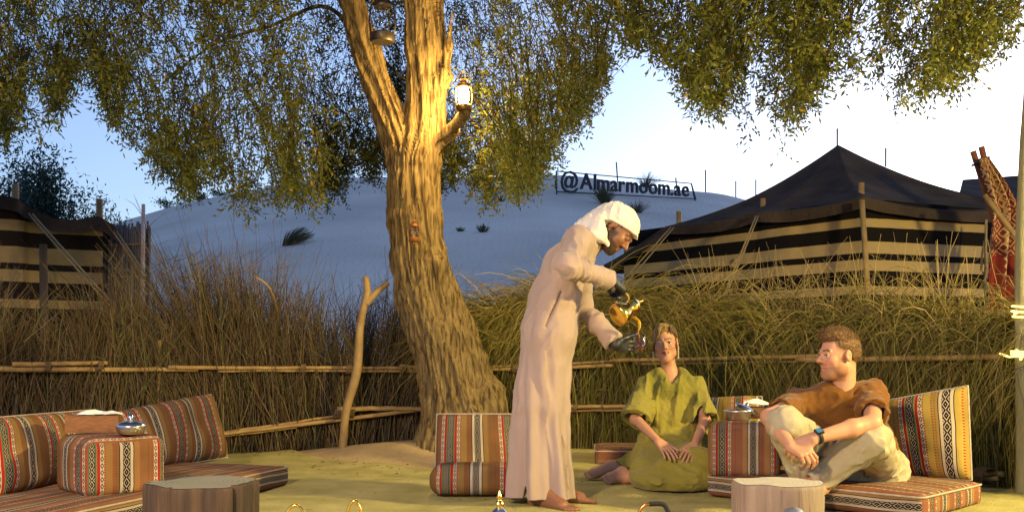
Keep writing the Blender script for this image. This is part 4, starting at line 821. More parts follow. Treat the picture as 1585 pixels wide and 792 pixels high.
def seat_mat(label, p_front_a, p_front_b, depth, matl, th=.12, inw=None, group='woven seat mats'):
    a, b = np.asarray(p_front_a, float), np.asarray(p_front_b, float); ex = norm(b-a); ey = np.array([-ex[1], ex[0], 0]); 
    if inw is not None and ey@np.array([*inw, 0]) < 0: ey = -ey
    L = np.linalg.norm(b-a); h = (L/2, depth/2, th/2); c = (a+b)/2+ey*depth/2; c[2] = th/2+.014; e = empty('seat_mat', (c[0], c[1], 0.014), label, 'seat mat', group)
    ez = np.array([0, 0, 1.0])
    if np.cross(ex, ey)[2] < 0: ex = -ex
    me = rbox(ex, ey, ez, c, h, .035, uv_mat(h), (44, 18, 5), .012, seed=L); me.materials.append(matl); obj('cover', me, e)
    loop = []
    for sx, sy in ((-1, -1), (1, -1), (1, 1), (-1, 1)):
        for t in np.linspace(0, math.pi/2, 5):
            a0 = {(-1, -1): math.pi, (1, -1): 1.5*math.pi, (1, 1): 0, (-1, 1): .5*math.pi}[(sx, sy)]; q = np.array([sx*(h[0]-.035)+.034*math.cos(a0+t), sy*(h[1]-.035)+.034*math.sin(a0+t)]); loop.append(c+ex*q[0]+ey*q[1]+ez*(th/2-.012))
    loop.append(loop[0]); MB().tube(loop, .0055, 6, cap=False).build('piping', SEAM, e)
    return e
seat_mat('long woven mat under the twig fence carrying two leaning cushions', G(449, 723, .12), G(449, 723, .12)+np.array([-.36, -1.22, 0])*1.9, .78, S3, inw=(-1, .2))
seat_mat('woven mat with the seated man and the right pouf on it', np.array([1.985, 4.945, 0]), np.array([1.10, 5.83, 0]), .76, S5, inw=(1, 1))
seat_mat('woven mat along the grass fence behind the seated woman', np.array([.60, 7.42, 0]), np.array([2.15, 7.30, 0]), .62, S5, .115, inw=(0, 1))
Zm = .135
def on(x, y, Y, z=None):
    p = P(x, y, Y); 
    if z is not None: p[2] = z
    return p
cushion('back_cushion', 'striped back cushion behind the left pouf, pulled up against the wooden box', (on(-8, 780, 4.85, Zm), on(172, 737, 5.92, Zm), P(153, 632, 6.0), P(-25, 646, 4.95)), .16, S1, 'striped back cushions', .02, 1)
cushion('back_cushion', 'slumped striped cushion with one raised corner on the left mat', (on(192, 736, 5.96, Zm), on(356, 708, 6.95, Zm), P(330, 607, 7.1), P(160, 640, 6.15)), .17, S1, 'striped back cushions', .30, 2)
cushion('back_cushion', 'upright striped cushion standing at the foot of the tree', (on(672, 772, 5.92, .02), on(812, 772, 5.90, .02), P(800, 640, 5.98), P(676, 640, 5.98)), .15, S1, 'striped back cushions', .0, 3)
cushion('back_cushion', 'large golden striped cushion behind the seated man', (on(1372, 738, 5.86, Zm), on(1502, 747, 5.56, Zm), P(1496, 596, 5.66), P(1352, 622, 5.98)), .15, S4, 'striped back cushions', .10, 4)
cushion('back_cushion', 'small golden striped cushion behind the right pouf', (on(1082, 720, 6.75, .13), on(1190, 720, 6.55, .13), P(1178, 611, 6.75), P(1098, 614, 6.95)), .14, S4, 'striped back cushions', .40, 5)
# bolster in front of the upright cushion
h = (.285, .16, .085); c = G(742, 774) + np.array([.0, .16, .105]); c[2] = .105; e = empty('bolster', (c[0], c[1], .015), 'fat striped bolster on the floor under the upright cushion', 'bolster')
me = rbox((1, 0, 0), (0, 1, 0), (0, 0, 1), c, h, .075, lambda p, ax, sg: np.stack([p[..., 0]+.285, p[..., 2]+p[..., 1]], -1), (34, 14, 8), .01, 3); me.materials.append(S1); obj('cover', me, e)
def pouf(label, c, w, d, hh, rot, matl, w0):
    h = (w/2, d/2, hh/2); ex = (math.cos(rot), math.sin(rot), 0); ey = (-math.sin(rot), math.cos(rot), 0); e = empty('pouf', (c[0], c[1], c[2]-hh/2), label, 'pouf', 'square striped poufs')
    me = rbox(ex, ey, (0, 0, 1), c, h, .045, uv_pouf(h, w0), (18, 18, 12), .018, rot, .006); me.materials.append(matl); obj('cover', me, e); return e
pl = G(130, 771, Zm); pouf('square striped pouf holding the wooden box and lidded bowl', (pl[0]+.02, pl[1]+.27, Zm+.135), .40, .40, .275, math.radians(-47), S2, .1)
pr = G(1163, 737, Zm); pouf('square striped pouf between the seated man and woman', (pr[0]+.0, pr[1]+.17, Zm+.135), .40, .34, .285, math.radians(-14), S5, .25)
PTL, PTR = Zm+.275+.014, Zm+.2875+.014+.002
# wooden tissue boxes, tissues, bowls
BOXW = mat('varnished_wood', (.24, .10, .03), .4, (.16, .065, .02), 18, .15, 60, stretch=(1, 6, 6))
PAPER = mat('white_tissue', (.80, .78, .72), .9)
def wood_box(label, c, w, d, hh, rot):
    R = np.array([[math.cos(rot), -math.sin(rot), 0], [math.sin(rot), math.cos(rot), 0], [0, 0, 1]]); c = np.asarray(c, float); e = empty('wooden_box', c, label, 'box', 'wooden tissue boxes'); t = .008
    for nm, q, s in (('panel', (0, -d/2+t/2, hh/2), (w/2, t/2, hh/2)), ('panel', (0, d/2-t/2, hh/2), (w/2, t/2, hh/2)), ('panel', (-w/2+t/2, 0, hh/2), (t/2, d/2-t-.0005, hh/2)), ('panel', (w/2-t/2, 0, hh/2), (t/2, d/2-t-.0005, hh/2)), ('base', (0, 0, .006), (w/2-t-.0005, d/2-t-.0005, .005)), ('lid_frame', (0, -d/2+.022, hh+.0035), (w/2+.003, .022, .003)), ('lid_frame', (0, d/2-.022, hh+.0035), (w/2+.003, .022, .003))):
        MB().box(c+R@np.array(q), s, R).build(nm, BOXW, e, smooth=False)
    return e
def tissue(label, c, w, d, hh, rot, seed):
    u, v = np.meshgrid(np.linspace(-1, 1, 24), np.linspace(-1, 1, 18), indexing='ij'); R = np.array([[math.cos(rot), -math.sin(rot), 0], [math.sin(rot), math.cos(rot), 0], [0, 0, 1]])
    z = hh*np.clip(1-.8*np.hypot(u+.2, v*.9), 0, 1)+.010*vnoise(np.stack([u*1.6, v*1.6, 0*u+seed], -1), 3)+.003*vnoise(np.stack([u*4.3, v*3.7, 0*u+seed], -1), 5)+.012
    q = np.stack([u*w/2*(1+.1*vnoise(np.stack([v*3, u, 0*u+seed], -1), 6)), v*d/2, z], -1) @ R.T+np.asarray(c, float); mb = MB(); mb.grid(q); q2 = q.copy(); q2[..., 2] -= .003; mb.grid(q2[::-1])
    return tag(mb.build('tissue', PAPER), label, 'tissue', 'folded tissues')
bl = P(143, 690, 5.12); wood_box('reddish wooden tissue box on the left pouf', (bl[0]-.01, 5.16, PTL+.002), .25, .13, .078, math.radians(14)); tissue('crumpled white tissue lying on the left wooden box', (bl[0]+.02, 5.17, PTL+.082), .21, .12, .022, math.radians(18), 1)
MESHB = mat('beaten_silver', (.72, .66, .58), .28, (.45, .38, .3), 160, .5, 200, metal=1.0)
def lid_bowl(label, c, r, body, lidm, open_=False):
    e = empty('lidded_bowl', c, label, 'bowl', None); MB().lathe(np.array([(.0, 0), (.62, 0), (.78, .06), (.96, .30), (1.0, .52), (1.04, .56), (.98, .56), (.9, .3), (.0, .1)])*r, c, 40).build('bowl', body, e)
    ld = MB().lathe(np.array([(1.05, .57), (1.06, .61), (.95, .72), (.7, .86), (.38, .95), (.14, 1.0), (.10, 1.06), (.16, 1.10), (.24, 1.18), (.24, 1.27), (.14, 1.36), (.06, 1.40), (.0, 1.41)])*r, c, 40).build('lid', lidm, e); return e
b2 = P(193, 686, 4.95); lid_bowl('silver lidded sugar bowl with a knob on the left pouf', np.array([b2[0]+.0, 5.03, PTL]), .070, MESHB, STEEL)
b3 = P(1143, 660, 5.98); bc = np.array([b3[0], 6.0, PTR-.006]); e = empty('steel_bowl', bc, 'round steel bowl with its lid propped open on the right pouf', 'bowl')
MB().lathe(np.array([(.0, 0), (.066, 0), (.075, .008), (.078, .05), (.084, .056), (.08, .058), (.073, .05), (.07, .012), (.0, .008)]), bc, 40).build('bowl', mat('brushed_steel', (.72, .70, .68), .36, metal=1.0), e)
Rl = np.array(Matrix.Rotation(math.radians(24), 3, 'Y')); MB().lathe(np.array([(.070, 0), (.066, .010), (.045, .018), (.016, .022), (.010, .030), (.013, .038), (.0, .043)]), bc+np.array([.050, .03, .062]), 32, Rl).build('lid', STEEL, e)
MB().tube([bc+np.array(q) for q in ((.076, 0, .03), (.11, -.01, .022), (.125, .0, .034), (.105, .01, .05), (.08, .012, .05))], .006, 8).build('handle', TIN, e)
b4 = P(1176, 655, 6.12); wood_box('wooden tissue box half hidden by the seated man', (b4[0]+.03, 6.14, PTR-.004), .20, .12, .062, math.radians(-14)); tissue('white tissue puffing out of the half hidden wooden box', (b4[0]+.01, 6.13, PTR+.066), .19, .12, .035, math.radians(-14), 4)
# fallen leaves on the felt
r = np.random.default_rng(91); n = 420; lx = r.uniform(-2.2, 2.6, n); ly = np.where(r.random(n) < .6, np.interp(lx, fx, fy)-np.abs(r.normal(0, .35, n)), r.uniform(4.5, 8.2, n)); c = np.stack([lx, ly, floor_z(lx, ly)+.020], -1); d = r.normal(size=(n, 3))*np.array([1, 1, .12]); d /= np.linalg.norm(d, axis=1)[:, None]
V, Fq = leaf_quads(c, d, np.array([0, 0, 1.0])+r.normal(size=(n, 3))*.25, r.uniform(.02, .05, n), r.uniform(.008, .016, n)); tag(obj('leaf_litter', mesh_np('leaf_litter', V, Fq, LEAF, smooth=False, col=rep(np.array([.20, .14, .06])*r.uniform(.4, 1.3, (n, 1)), 4)), kind='stuff'), 'small dry leaves fallen on the straw felt', 'leaves')
# ------------------------------------------------------------------ stumps
def stump(label, c, R, hh, lob, seed, sidem, topm, squash=1.0):
    e = empty('stump_table', (c[0], c[1], .012), label, 'stump', 'tree stump tables'); r_ = np.random.default_rng(seed); n = 120; a = np.linspace(0, 2*np.pi, n, endpoint=False)
    ph = r_.uniform(0, 6.28, 5); base = 1+lob*(.55*np.sin(3*a+ph[0])+.5*np.sin(5*a+ph[1])+.25*np.sin(8*a+ph[2])); gv = np.abs(np.sin(2.5*a+ph[3])); base = base-lob*1.3*np.exp(-(gv/.13)**2)
    zs = np.array([0, .1, .25, .45, .65, .85, .955, .985, 1.0])*hh; rr = np.array([1.06, 1.03, 1.01, 1, .99, .995, .995, .985, .965]); Gd = np.zeros((n+1, len(zs), 3))
    for j, z in enumerate(zs):
        q = R*rr[j]*(base+.02*vnoise(np.stack([a*3, 0*a+z*4, 0*a+seed], -1), 3)+.012*vnoise(np.stack([np.cos(a)*14, np.sin(a)*14, 0*a+z*1.5], -1), 5)); X_ = q*np.cos(a); Y_ = q*np.sin(a)*squash
        Gd[:-1, j] = np.stack([c[0]+X_, c[1]+Y_, .012+z+0*a+(.006*vnoise(np.stack([np.cos(a)*2, np.sin(a)*2, 0*a+seed], -1), 8) if j > 5 else 0)], -1)
    Gd[-1] = Gd[0]; mb = MB(); mb.grid(Gd[::-1]); mb.build('side', sidem, e)
    rim = Gd[:-1, -1]; cc = rim.mean(0); T = np.stack([lerp(np.broadcast_to(cc, rim.shape), rim, t)+np.array([0, 0, .0015]) for t in np.linspace(0.001, .995, 9)], 1); T = np.concatenate([T, T[:1]]); mb = MB(); mb.grid(T[::-1]); mb.build('cut_face', topm, e); return e
def ring_mat(name, c, c1, c2):
    m, nt, b, out = new_mat(name); g = NG(nt); n, l = nt.nodes, nt.links; b.inputs['Roughness'].default_value = .85; tc = n.new('ShaderNodeTexCoord'); mp = n.new('ShaderNodeMapping'); mp.inputs['Location'].default_value = (-c[0], -c[1], 0); l.new(tc.outputs['Object'], mp.inputs[0])
    nz = n.new('ShaderNodeTexNoise'); nz.inputs['Scale'].default_value = 6; nz.inputs['Detail'].default_value = 4; l.new(mp.outputs[0], nz.inputs[0]); sx = n.new('ShaderNodeSeparateXYZ'); l.new(mp.outputs[0], sx.inputs[0])
    d = g.m('SQRT', g.m('ADD', g.m('MULTIPLY', sx.outputs[0], sx.outputs[0]), g.m('MULTIPLY', sx.outputs[1], sx.outputs[1]))); s = g.m('SINE', g.m('MULTIPLY', g.m('ADD', d, g.m('MULTIPLY', nz.outputs[0], .05)), 330)); f = g.m('MULTIPLY_ADD', s, .25, g.m('MULTIPLY', nz.outputs[0], 1.0))
    l.new(g.mix(f, c1, c2), b.inputs[0]); return m
SIDE1 = mat('dark_split_wood', (.15, .09, .055), .85, (.028, .022, .02), 6, .9, 26, stretch=(2.5, 2.5, .18)); SIDE2 = mat('pale_peeled_wood', (.31, .23, .175), .75, (.20, .14, .105), 9, .5, 30, stretch=(2.5, 2.5, .2))
c1 = np.array([P(313, 752, 3.75)[0], 3.75]); stump('dark split stump with a lobed grey-green top', c1, .198, .335, .11, 5, SIDE1, ring_mat('weathered_stump_top', c1, (.20, .20, .15), (.12, .12, .09)), .85)
c2 = np.array([P(1203, 752, 3.75)[0], 3.75]); stump('smooth pale stump with a round flat top', c2, .166, .335, .012, 9, SIDE2, ring_mat('pale_stump_top', c2, (.46, .42, .33), (.36, .32, .25)), .9)
# ------------------------------------------------------------------ coffee pots
def dallah(label, c, s, R=None, matl=BRASS, lidm=None, handle=1, name='coffee_pot', cat='coffee pot'):
    R = np.eye(3) if R is None else np.asarray(R); c = np.asarray(c, float); e = empty(name, c, label, cat); T = lambda q: c+s*(R@np.asarray(q, float))
    MB().lathe(np.array([(.0, 0), (.30, 0), (.34, .02), (.36, .10), (.33, .22), (.24, .38), (.19, .48), (.19, .55), (.24, .66), (.25, .70), (.23, .70), (.0, .69)])*s, c, 40, R).build('body', matl, e)
    ld = MB().lathe(np.array([(.255, .70), (.26, .72), (.22, .77), (.14, .87), (.06, .95), (.035, .97)])*s, c, 40, R).build('lid', lidm or matl, e)
    MB().lathe(np.array([(.035, .97), (.06, .99), (.065, 1.02), (.04, 1.05), (.025, 1.07), (.04, 1.09), (.03, 1.12), (.01, 1.17), (.0, 1.19)])*s, c, 20, R).build('finial', matl, ld)
    # crescent beak
    n = 16; t = np.linspace(0, 1, n); top = catmull([(-.20, 0, .52), (-.34, 0, .66), (-.50, 0, .74), (-.66, 0, .70), (-.76, 0, .56)], n); bot = catmull([(-.24, 0, .36), (-.40, 0, .46), (-.52, 0, .56), (-.64, 0, .58), (-.75, 0, .545)], n); mb = MB(); Gd = np.zeros((n, 9, 3))
    for i in range(n):
        w = .085*(1-t[i])**.7+.012; mid = (top[i]+bot[i])/2; hv = (top[i]-bot[i])/2
        for j, a in enumerate(np.linspace(-math.pi, 0, 9)): Gd[i, j] = T(mid+hv*(.55+1.0*math.sin(a)*1.0)*1.0+np.array([0, w*math.cos(a), 0]))
    mb.grid(Gd); G2 = Gd.copy(); 
    for i in range(n): cc = Gd[i].mean(0); G2[i] = cc+(Gd[i]-cc)*.86
    mb.grid(G2[::-1]); mb.build('spout', matl, e)
    if handle: MB().tube(catmull([T(q) for q in ((.20, 0, .60), (.34, 0, .66), (.46, 0, .60), (.50, 0, .44), (.46, 0, .26), (.36, 0, .14))], 26), .030*s, 10).build('handle', matl, e)
    return e
LIDB = mat('blue_sheen_silver', (.70, .76, .86), .2, metal=1.0)
dl = P(773, 757, 3.55); dallah('brass coffee pot with a silvery cone lid standing on the floor', (dl[0], 3.55, .014), (dl[2]-.014)/1.19, np.array(Matrix.Rotation(math.radians(-8), 3, 'Z')), BRASS, LIDB)
GOLD = mat('polished_gold_brass', (.90, .60, .14), .16, (.80, .50, .10), 14, metal=1.0)
pot = empty('brass_pot', (*P(503, 800, 3.45)[:2], .014), 'brass serving pot whose two loop handles rise beside the dark stump', 'pot'); pc = np.array([*P(503, 800, 3.45)[:2], .014])
MB().lathe([(.0, 0), (.075, 0), (.095, .04), (.10, .11), (.085, .18), (.088, .20), (.08, .20), (.078, .18), (.09, .11), (.0, .02)], pc, 40).build('body', GOLD, pot)
MB().lathe([(.088, .201), (.07, .222), (.02, .235), (.012, .25), (.0, .255)], pc, 32).build('lid', GOLD, pot)
for x0, x1, ytop, dy in ((436, 482, 783, -.02), (532, 562, 779, .02)):
    a, b = P(x0, 800, 3.45), P(x1, 800, 3.45); top = P((x0+x1)/2, ytop, 3.45)[2]; sg = -1 if x0 < 500 else 1; inner = b if sg < 0 else a; outer = a if sg < 0 else b
    MB().tube(catmull([pc+np.array([sg*.085, dy, .15]), np.array([inner[0], 3.45+dy, .22]), np.array([lerp(inner, outer, .3)[0], 3.45+dy, top-.004]), np.array([lerp(inner, outer, .7)[0], 3.45+dy, top-.004]), np.array([outer[0], 3.45+dy, .22]), np.array([lerp(inner, outer, .6)[0], 3.45+dy, .12]), pc+np.array([sg*.093, dy, .10])], 40), .0052, 8).build('loop_handle', GOLD, pot)
kt = np.array([*P(1010, 800, 3.45)[:2], .014]); ke = empty('kettle', kt, 'copper kettle with a black-wrapped arched handle', 'kettle'); COPPER = mat('copper', (.75, .30, .10), .25, (.6, .22, .07), 16, metal=1.0)
MB().lathe([(.0, 0), (.07, 0), (.085, .03), (.085, .09), (.06, .15), (.045, .165), (.0, .17)], kt, 36).build('body', COPPER, ke); MB().lathe([(.047, .166), (.04, .18), (.012, .19), (.014, .205), (.0, .212)], kt, 24).build('lid', COPPER, ke)
MB().tube(catmull([kt+np.array(q) for q in ((-.07, 0, .06), (-.11, 0, .11), (-.135, 0, .17))], 14), np.linspace(.018, .009, 14), 10).build('spout', COPPER, ke)
zt2 = P(1010, 779, 3.45)[2]; hp = catmull([kt+np.array([-.058, 0, .15]), kt+np.array([-.062, 0, .22]), np.array([kt[0]-.035, kt[1], zt2-.012]), np.array([kt[0]+.005, kt[1], zt2]), np.array([kt[0]+.045, kt[1], zt2-.010]), kt+np.array([.066, 0, .21]), kt+np.array([.058, 0, .15])], 40)
MB().tube(hp, .0052, 8).build('handle', COPPER, ke); MB().tube(hp[17:31], .0085, 8, jit=.1).build('grip', mat('black_cord', (.02, .02, .02), .8), ke)
lp = np.array([*P(1228, 800, 3.3)[:2], .014]); le = empty('covered_dish', lp, 'grey domed dish standing before the pale stump', 'dish'); zz = P(1228, 783, 3.3)[2]-.014
MB().lathe([(.0, 0), (.05, 0), (.055, .02), (.05, zz*.55), (.052, zz*.62), (.0, zz*.62)], lp, 32).build('dish', STEEL, le); MB().lathe([(.054, zz*.625), (.053, zz*.70), (.045, zz*.86), (.028, zz*.97), (.0, zz)], lp, 32).build('dome', mat('dull_pewter', (.36, .36, .37), .4, metal=.8), le)
# ------------------------------------------------------------------ red rug over its poles
rug = empty('hanging_rug', (*P(1552, 550, 10.1)[:2], .0), 'red and cream patterned rug slung over a slanting pole', 'rug')
m, nt, b, out = new_mat('red_rug'); g = NG(nt); n_, l_ = nt.nodes, nt.links; b.inputs['Roughness'].default_value = .95; tc = n_.new('ShaderNodeTexCoord'); sx = n_.new('ShaderNodeSeparateXYZ'); l_.new(tc.outputs['UV'], sx.inputs[0]); u, v = sx.outputs[0], sx.outputs[1]
CRM, RED = (.42, .31, .18), (.16, .014, .013); tri = lambda a, f: g.m('ABSOLUTE', g.m('MULTIPLY_ADD', g.m('FRACT', g.m('MULTIPLY', a, f)), 2, -1)); t = g.m('ADD', tri(u, 5), tri(v, 17)); nz = n_.new('ShaderNodeTexNoise'); nz.inputs['Scale'].default_value = 14; nz.inputs['Detail'].default_value = 3; l_.new(tc.outputs['UV'], nz.inputs[0])
fm = g.m('LESS_THAN', g.m('FRACT', g.m('MULTIPLY', t, 1.5)), .33); bd = g.m('GREATER_THAN', tri(u, 2.0), .62); zig = g.m('LESS_THAN', g.m('ABSOLUTE', g.m('SUBTRACT', tri(u, 2.0), g.m('MULTIPLY_ADD', tri(v, 34), .22, .66))), .10); flo = g.m('GREATER_THAN', nz.outputs[0], .57)
low = g.m('LESS_THAN', v, .42); c_ = g.mix(g.m('MULTIPLY', fm, g.m('GREATER_THAN', v, .62)), RED, CRM); c_ = g.mix(g.m('MULTIPLY', flo, low), c_, CRM); c_ = g.mix(zig, c_, CRM); l_.new(c_, b.inputs[0]); RUG = m
rows = [(244, 1517, 1531, 0), (262, 1519, 1542, 0), (290, 1526, 1558, 0), (318, 1534, 1573, 0), (338, 1532, 1577, 0), (370, 1528, 1578, 0), (430, 1527, 1576, 0), (500, 1530, 1577, 0), (560, 1538, 1578, 0), (640, 1542, 1580, 0)]
yy = np.linspace(244, 640, 60); lx = np.interp(yy, [q[0] for q in rows], [q[1] for q in rows]); rx = np.interp(yy, [q[0] for q in rows], [q[2] for q in rows]); Gd = np.zeros((60, 30, 3)); UV = np.zeros((60, 30, 2))
for i in range(60):
    for j in range(30):
        w = j/29; fold = .07*math.sin(w*13+.012*yy[i])+.03*math.sin(w*23+yy[i]*.03); Gd[i, j] = P(lerp(lx[i], rx[i], w), yy[i], 10.1)+np.array([0, fold*min(1, (yy[i]-240)/40), 0]); UV[i, j] = (w*.9, 1-i/59)
Gd[..., 2] = np.maximum(Gd[..., 2], .03)
mb = MB(); mb.grid(Gd, UV); mb.grid((Gd+np.array([0, .012, 0]))[::-1], UV[::-1]); mb.build('cloth', RUG, rug, uv=True)
DKP = mat('red_brown_pole', (.26, .10, .045), .6, (.18, .07, .035), 12)
for a, b in (((1506, 234), (1530, 312)), ((1519, 227), (1536, 300))):
    a_, b_ = P(*a, 10.25), P(*b, 10.25); b_ = a_+(b_-a_)*2.6; MB().tube((a_, lerp(a_, b_, .5), b_), .03, 10).build('rug_pole', DKP, rug); q = a_+(b_-a_)*.09; MB().tube((q, q+norm(b_-a_)*.02), .055, 12).build('collar', TIN, rug)
a_, b_ = P(1524, 302, 9.85), P(1582, 378, 9.7); b_ = a_+(b_-a_)*3.2; b_[2] = max(b_[2], .0); MB().tube((a_, lerp(a_, b_, .5), b_), .026, 10).build('slanting_pole', POLE, rug)
# ------------------------------------------------------------------ lamp posts of the camp, beside and behind the camera
def lamp_post(label, xy, z, watt, col):
    e = empty('lamp_post', (*xy, 0), 'wooden lamp post '+label, 'lamp post'); MB().tube(((xy[0], xy[1]-.02, -.02), (xy[0], xy[1], z*.5), (xy[0], xy[1], z)), (.045, .04, .035), 10, jit=.06).build('shaft', WOOD, e); MB().tube(((xy[0], xy[1], z), (xy[0], xy[1], z+.02)), .10, 16).build('shelf', WOOD, e)
    lantern((xy[0], xy[1], z+.022), 1.0, 'lit lantern on the post '+label, lit=watt, col=col, body=BRONZE)
lamp_post('behind the ring of seats', (-1.9, .4), 2.5, 950, (1.0, .70, .40))
lamp_post('right of the golden cushion', (5.0, 3.5), 2.2, 1500, (1.0, .77, .25))
# ------------------------------------------------------------------ people
SKIN = mat('skin', (1, 1, 1), .5, attr=True, spec=.35, sub=.12)
HAIRM = mat('hair', (1, 1, 1), .6, (.55, .55, .55), 90, .5, 160, attr=True, spec=.3, stretch=(1, 1, .3))
class Frame:                                 # head frame: x right, y forward, z up
    def __init__(s, c, f, up, k=1.0):
        s.c = np.asarray(c, float); s.f = norm(f); u = np.asarray(up, float); s.u = norm(u-s.f*(u@s.f)); s.r = np.cross(s.f, s.u); s.R = np.stack([s.r, s.f, s.u]); s.k = k
    def __call__(s, x, y, z): return s.c+s.k*(x*s.r+y*s.f+z*s.u)
    def loc(s, V): return ((V-s.c)@s.R.T)/s.k
def head_prims(F, neck, nr, fem=False):
    k = F.k; E = lambda x, y, z, rx, ry, rz, kk=.02, op='u': Ell(F(x, y, z), np.array([rx, ry, rz])*k, F.R, kk*k, op); C = lambda a, b, ra, rb, kk=.01, op='u': Cap(F(*a), F(*b), ra*k, rb*k, kk*k, op)
    jw = .95 if fem else 1.0; q = [Cap(neck, F(0, -.03, -.045), nr*1.12, nr, .03), E(0, -.014, .036, .074, .095, .083), E(0, .034, -.032, .058*jw+.003, .060, .080, .035), E(0, .072, -.102, .024*jw, .020, .018, .035), E(0, .050, -.088, .036*jw, .034, .026, .03)]
    for s in (-1, 1): q += [E(s*.047*jw, .012, -.066, .018, .030, .026, .03), E(s*.040, .064, -.024, .022, .020, .020, .02), E(s*.031, .096, .001, .0155, .011, .0095, .010, 's'), E(s*.031, .0775, .001, .0125, .0125, .0115, .002),
                            E(s*.031, .0845, .0085, .0155, .008, .0045, .004), E(s*.078, -.006, -.004, .009, .017, .030, .006), E(s*.0855, -.004, .0, .004, .009, .018, .004, 's'), C((s*.012, .090, .021), (s*.046, .076, .022), .0085, .0065, .01)]
    nz = .95 if fem else 1.22
    q += [C((0, .083, .016), (0, .104 if fem else .108, -.022), .0075, .0105*nz, .010), E(0, .107 if fem else .112, -.026, .0105*nz, .0105*nz, .0095, .007), E(.0115*nz, .098, -.030, .0068, .009, .0068, .005), E(-.0115*nz, .098, -.030, .0068, .009, .0068, .005),
          C((-.022, .080, -.0535 if fem else -.0585), (0, .0925, -.0555), .0045, .0068, .006), C((.022, .080, -.0535 if fem else -.0585), (0, .0925, -.0555), .0045, .0068, .006), C((-.018, .080, -.0665), (0, .0915, -.0675), .0048, .0075, .006), C((.018, .080, -.0665), (0, .0915, -.0675), .0048, .0075, .006), C((-.023, .088, -.0618), (.023, .088, -.0618), .0015, .0015, .004, 's')]
    return q
def head_cols(V, F, col, skin, lip, brow, iris=(.05, .03, .02), beard=None, bc=(.02, .015, .012), fem=False, shut=False, flush=None):
    q = F.loc(V); x, y, z = q[:, 0], q[:, 1], q[:, 2]; ax = np.abs(x); hd = (np.abs(x) < .1) & (np.abs(y) < .13) & (z > -.13) & (z < .14)
    def put(m, c, a=1.0):
        w = np.clip(m, 0, 1)[:, None]*hd[:, None]*a; col[:] = col*(1-w)+np.array(c)*w
    if flush is not None: put(np.exp(-(((ax-.042)/.018)**2+((z+.03)/.016)**2))*(y > .03), flush, .6)
    if beard is not None:
        m = sstep(-.048, -.066, z)*sstep(-.02, .0, y+.0*z)+sstep(.045, .062, ax)*sstep(.0, -.02, z)*sstep(-.012, .006, y)*sstep(.055, .035, y); mo = np.exp(-((z+.045)/.007)**2)*(ax < .03)*(y > .07); lipm = (np.abs(z+.0618) < .010)*(ax < .020)*(y > .078)
        put(np.maximum(np.clip(m, 0, 1), mo)*(1-lipm), bc, beard)
    z0_ = z; z = z-(.0062*(ax/.022)**2 if fem else 0)
    put(((np.abs(z+.0615) < .0115)*(ax < .0235-.6*np.abs(z+.0615)))*(y > .075)*1.0, lip, .8); put((np.abs(z+.0618) < .0022)*(ax < .024)*(y > .07)*1.0, (lip[0]*.25, lip[1]*.2, lip[2]*.2), .8)
    z = z0_
    zb = .0225+.004*np.sin((ax-.012)/.036*np.pi); th = .0030 if fem else .0046
    put((np.abs(z-zb) < th)*(ax > .012)*(ax < .050)*(y > .05)*1.0, brow, .85)
    e = ((ax-.031)/.0140)**2+((z-.0005)/.0058)**2; eye = (e < 1)*(y > .06)
    if shut: put((np.abs(z+.003) < .002)*(np.abs(ax-.031) < .014)*(y > .06)*1.0, (.03, .02, .015), .9)
    else:
        put(eye*1.0, (.62, .58, .54)); put(eye*((ax-.031)**2+(z-.0005)**2 < .0062**2), iris); put((np.abs(np.sqrt(e)-1.08) < .16)*(z > -.001)*(y > .06)*1.0, (.02, .015, .012), .9); put((np.abs(np.sqrt(e)-1.05) < .10)*(z < -.001)*(y > .06)*1.0, (.12, .06, .04), .5)
    put((np.abs(ax-.0095) < .003)*(np.abs(z+.0345) < .0022)*(y > .085)*1.0, (.06, .025, .02), .8)
    return col
FING = ((.033, .088, (.042, .026, .021), .0088), (.011, .092, (.046, .029, .022), .0090), (-.011, .088, (.043, .027, .021), .0086), (-.031, .080, (.034, .021, .018), .0078))
def hand(w, d, back, side, curl, spread=.06, thumb=(.62, .75, .1), s=1.0, tcurl=.35):
    """w wrist, d wrist->knuckles, back = outward normal of the back of the hand, side +1 left / -1 right; curl per finger (base, mid, tip)"""
    w = np.asarray(w, float); d = norm(d); back = np.asarray(back, float); back = norm(back-d*(back@d)); lat = np.cross(d, back)*side; q = []
    for (o, l, seg, r), c in zip(FING, curl):
        kn = w+s*(d*l+lat*o); q.append(Cap(w+s*lat*o*.55+d*.004, kn, .0155*s, .0115*s, .012*s)); a = c[0]; dv = d+lat*o*spread/.033; p = kn
        for i, L in enumerate(seg):
            if i: a += c[i]
            v = norm(dv)*math.cos(a)-back*math.sin(a); n = p+s*L*v; q.append(Cap(p, n, r*s*(1-.07*i), r*s*(.95-.09*i), .0022*s)); p = n
    p = w+s*(d*.020+lat*.022); v = norm(d*thumb[0]+lat*thumb[1]-back*thumb[2])
    for i, (L, r) in enumerate(((.046, .0145), (.034, .0105), (.027, .0095))):
        n = p+s*L*v; q.append(Cap(p, n, r*s, r*s*.9, .006*s if i == 0 else .003*s)); p = n; v = norm(v*1.0+d*tcurl-back*tcurl*.5)
    return q
